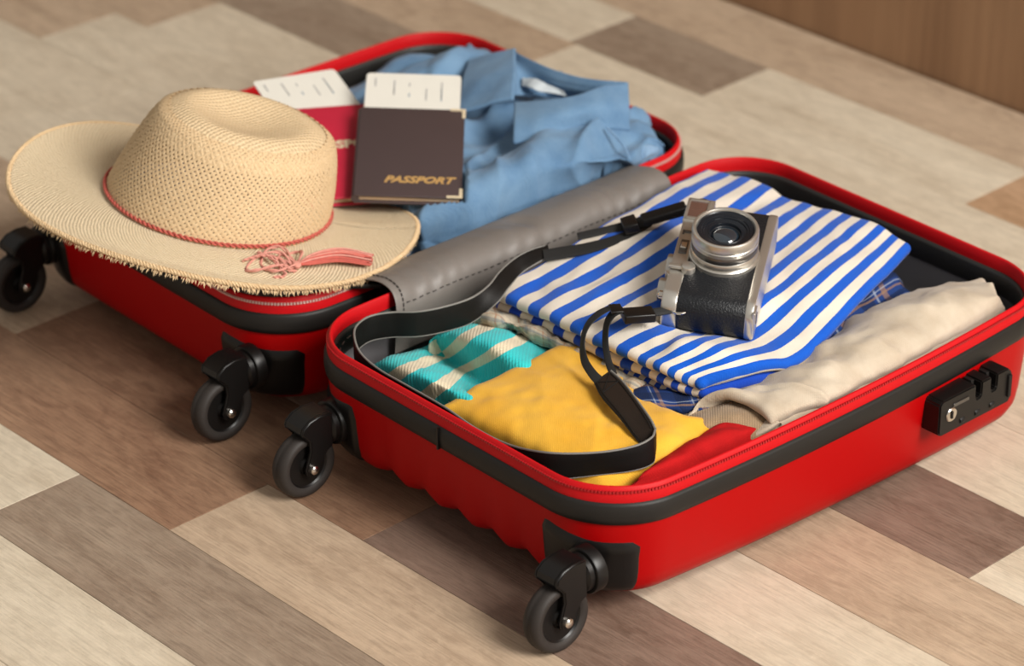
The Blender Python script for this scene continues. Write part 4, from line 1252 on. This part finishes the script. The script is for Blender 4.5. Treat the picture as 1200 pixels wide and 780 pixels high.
# rolled edge and frayed straws round the brim
mb = MB()
for st_ in range(3):
    pts = []
    for i in range(720):
        th_ = 2*PI*i/720; ph = 130*th_+st_*2*PI/3; p = brim(th_, 1.0)-HZ*.0014; e = (p-HC); e -= HZ*(e@HZ); e /= np.linalg.norm(e)
        pts.append(p+(HZ*math.cos(ph)+e*math.sin(ph))*.0013)
    mb.tube(pts, .0011, 5, closed=True)
br_ = mb.build('brim_edge', M['straw'], hat)
V = []; F = []
for i in range(1500):
    th_ = random.uniform(0, 2*PI); p = brim(th_, .985)-HZ*random.uniform(.001, .003)
    e = p-HC; e -= HZ*(e@HZ); e /= np.linalg.norm(e); tg = np.cross(HZ, e)
    L_ = random.uniform(.0025, .0060); dr = e*random.uniform(.2, .75)-HZ*random.uniform(.25, 1)+tg*random.uniform(-.5, .5); dr /= np.linalg.norm(dr)
    b0 = len(V); w_ = tg*.00045
    V += [p-w_, p+w_, p+dr*L_*.6+w_-HZ*.0003, p+dr*L_*.6-w_-HZ*.0003, p+dr*L_-HZ*.001]
    F += [(b0, b0+1, b0+2, b0+3), (b0+3, b0+2, b0+4)]
mesh('frayed_straws', V, F, M['straw'], hat, False, kind='stuff')
# twisted cord round the base of the crown
mb = MB()
for st_ in range(2):
    pts = []
    for i in range(500):
        th_ = 2*PI*i/500; ph = 60*th_+st_*PI; s_ = .075+.02*math.sin(th_+.8)
        n_ = crownN(th_, s_); p = crownP(th_, s_)+n_*.0016
        pts.append(p+(HZ*math.cos(ph)+n_*math.sin(ph))*.0010)
    mb.tube(pts, .00085, 6, closed=True)
mb.build('hat_cord', M['cord'], hat)
# bow and tassel on the brim
def on_brim(px, py, lift):
    """point on the brim under a pixel, found along the brim surface"""
    best = None
    for th_ in np.linspace(1.3*PI, 1.95*PI, 90):
        for f in np.linspace(0, 1, 30):
            p = brim(th_, f); qv = p-CAM; zc = qv@FW
            e = (600+FPX*(qv@RT)/zc-px)**2+(390-FPX*(qv@UP)/zc-py)**2
            if best is None or e < best[0]: best = (e, p)
    return best[1]+HZ*lift
kn = on_brim(345, 316, .004)
mb = MB()
for loop in ([(345, 316), (325, 303), (300, 304), (288, 315), (300, 322), (325, 318), (345, 316)], [(345, 316), (330, 300), (312, 296), (306, 312), (322, 325), (345, 317)],
             [(345, 316), (352, 306), (350, 299), (335, 298), (325, 308), (336, 322), (346, 318)], [(300, 300), (318, 312), (335, 324), (320, 326)], [(345, 316), (310, 309), (286, 308)]):
    P3 = np.array([on_brim(p[0], p[1], .003+.003*math.sin(i*1.7)) for i, p in enumerate(loop)])
    for q in (0, 1):
        c = cr1(P3, np.linspace(0, 1, 44)); ang = np.linspace(0, 26, 44)+q*PI
        c = c+np.stack([np.cos(ang), np.sin(ang), np.sin(ang+1)], 1)*.0007
        mb.tube(c, .0008, 5)
mb.build('cord_bow', M['cord_pale'], hat)
mb = MB(); mb.lathe(kn, (HX, HY, HZ), [(.0005, -.003), (.003, -.002), (.0038, 0), (.003, .002), (.0005, .003)], 14); mb.build('cord_knot', M['cord_pale'], hat)
ta, tb, tc = on_brim(345, 316, .004), on_brim(385, 305, .004), on_brim(428, 310, .003)
mb = MB(); mb2 = MB()
for i in range(64):
    a_ = random.uniform(0, 2*PI); r_ = math.sqrt(random.random())
    off = HY*math.cos(a_)*r_*.0105+HZ*abs(math.sin(a_))*r_*.006
    P3 = np.array([ta, ta*.55+tb*.45+off*.9, tb*.75+tc*.25+off*1.15, tc+off*.95+HX*random.uniform(-.004, .006)])
    (mb if i % 2 else mb2).tube(cr1(P3, np.linspace(0, 1, 14)), .0008, 5)
tas = mb.build('tassel', M['cord'], hat); mb2.build('tassel_threads', M['cord_pale'], tas)

# ------------------------------------------------------------------ the denim gives way under the passports and the brim, and carries them
Td = top_map(dn); X = coords(dn); ta = look(Td, X); is_top = (X[:, 2] > ta-.004) | np.isnan(ta)
for (o_, ax_, w_, h_) in ((o1, ax1, W1, H1), (o2, ax2, W2, H2)):
    q_ = X-o_; a_, b_, c_ = q_@ax_[0], q_@ax_[1], q_@ax_[2]; und = -.0078
    ins = np.minimum.reduce([a_, w_-a_, b_, h_-b_])
    dnw = (ins > -.003) & (c_ > und) & (c_ < .03)
    X[dnw] += np.outer((und-c_)[dnw], ax_[2])
    k_ = np.clip((ins-.006)/.014, 0, 1); k_ = k_*k_*(3-2*k_)
    up_ = is_top & (c_ < und) & (c_ > -.06) & (k_ > 0)
    X[up_] += np.outer((k_*(und+.0006-c_))[up_], ax_[2])
def under_red(o, dep):
    Y = coords(o); q_ = Y-o2; a_, b_, c_ = q_@ax2[0], q_@ax2[1], q_@ax2[2]; und = -.0074-dep
    ins = np.minimum.reduce([a_, W2-a_, b_, H2-b_]); k_ = np.clip((ins+.016)/.016, 0, 1); k_ = k_*k_*(3-2*k_)
    m_ = (c_ > und) & (c_ < .02) & (k_ > 0)
    Y[m_] += np.outer((k_*(und-c_))[m_], ax2[2]); put(o, Y)
for n_, d_ in (('brim', .0003), ('brim_edge', .0012), ('frayed_straws', .002)): under_red(bpy.data.objects[n_], d_)
bt = top_map(bpy.data.objects['brim'])
zbrim = look(grown(bt, 2), X)
dnw = ~np.isnan(zbrim) & (X[:, 2] > zbrim-.0042)
X[dnw, 2] = zbrim[dnw]-.0042
put(dn, X)
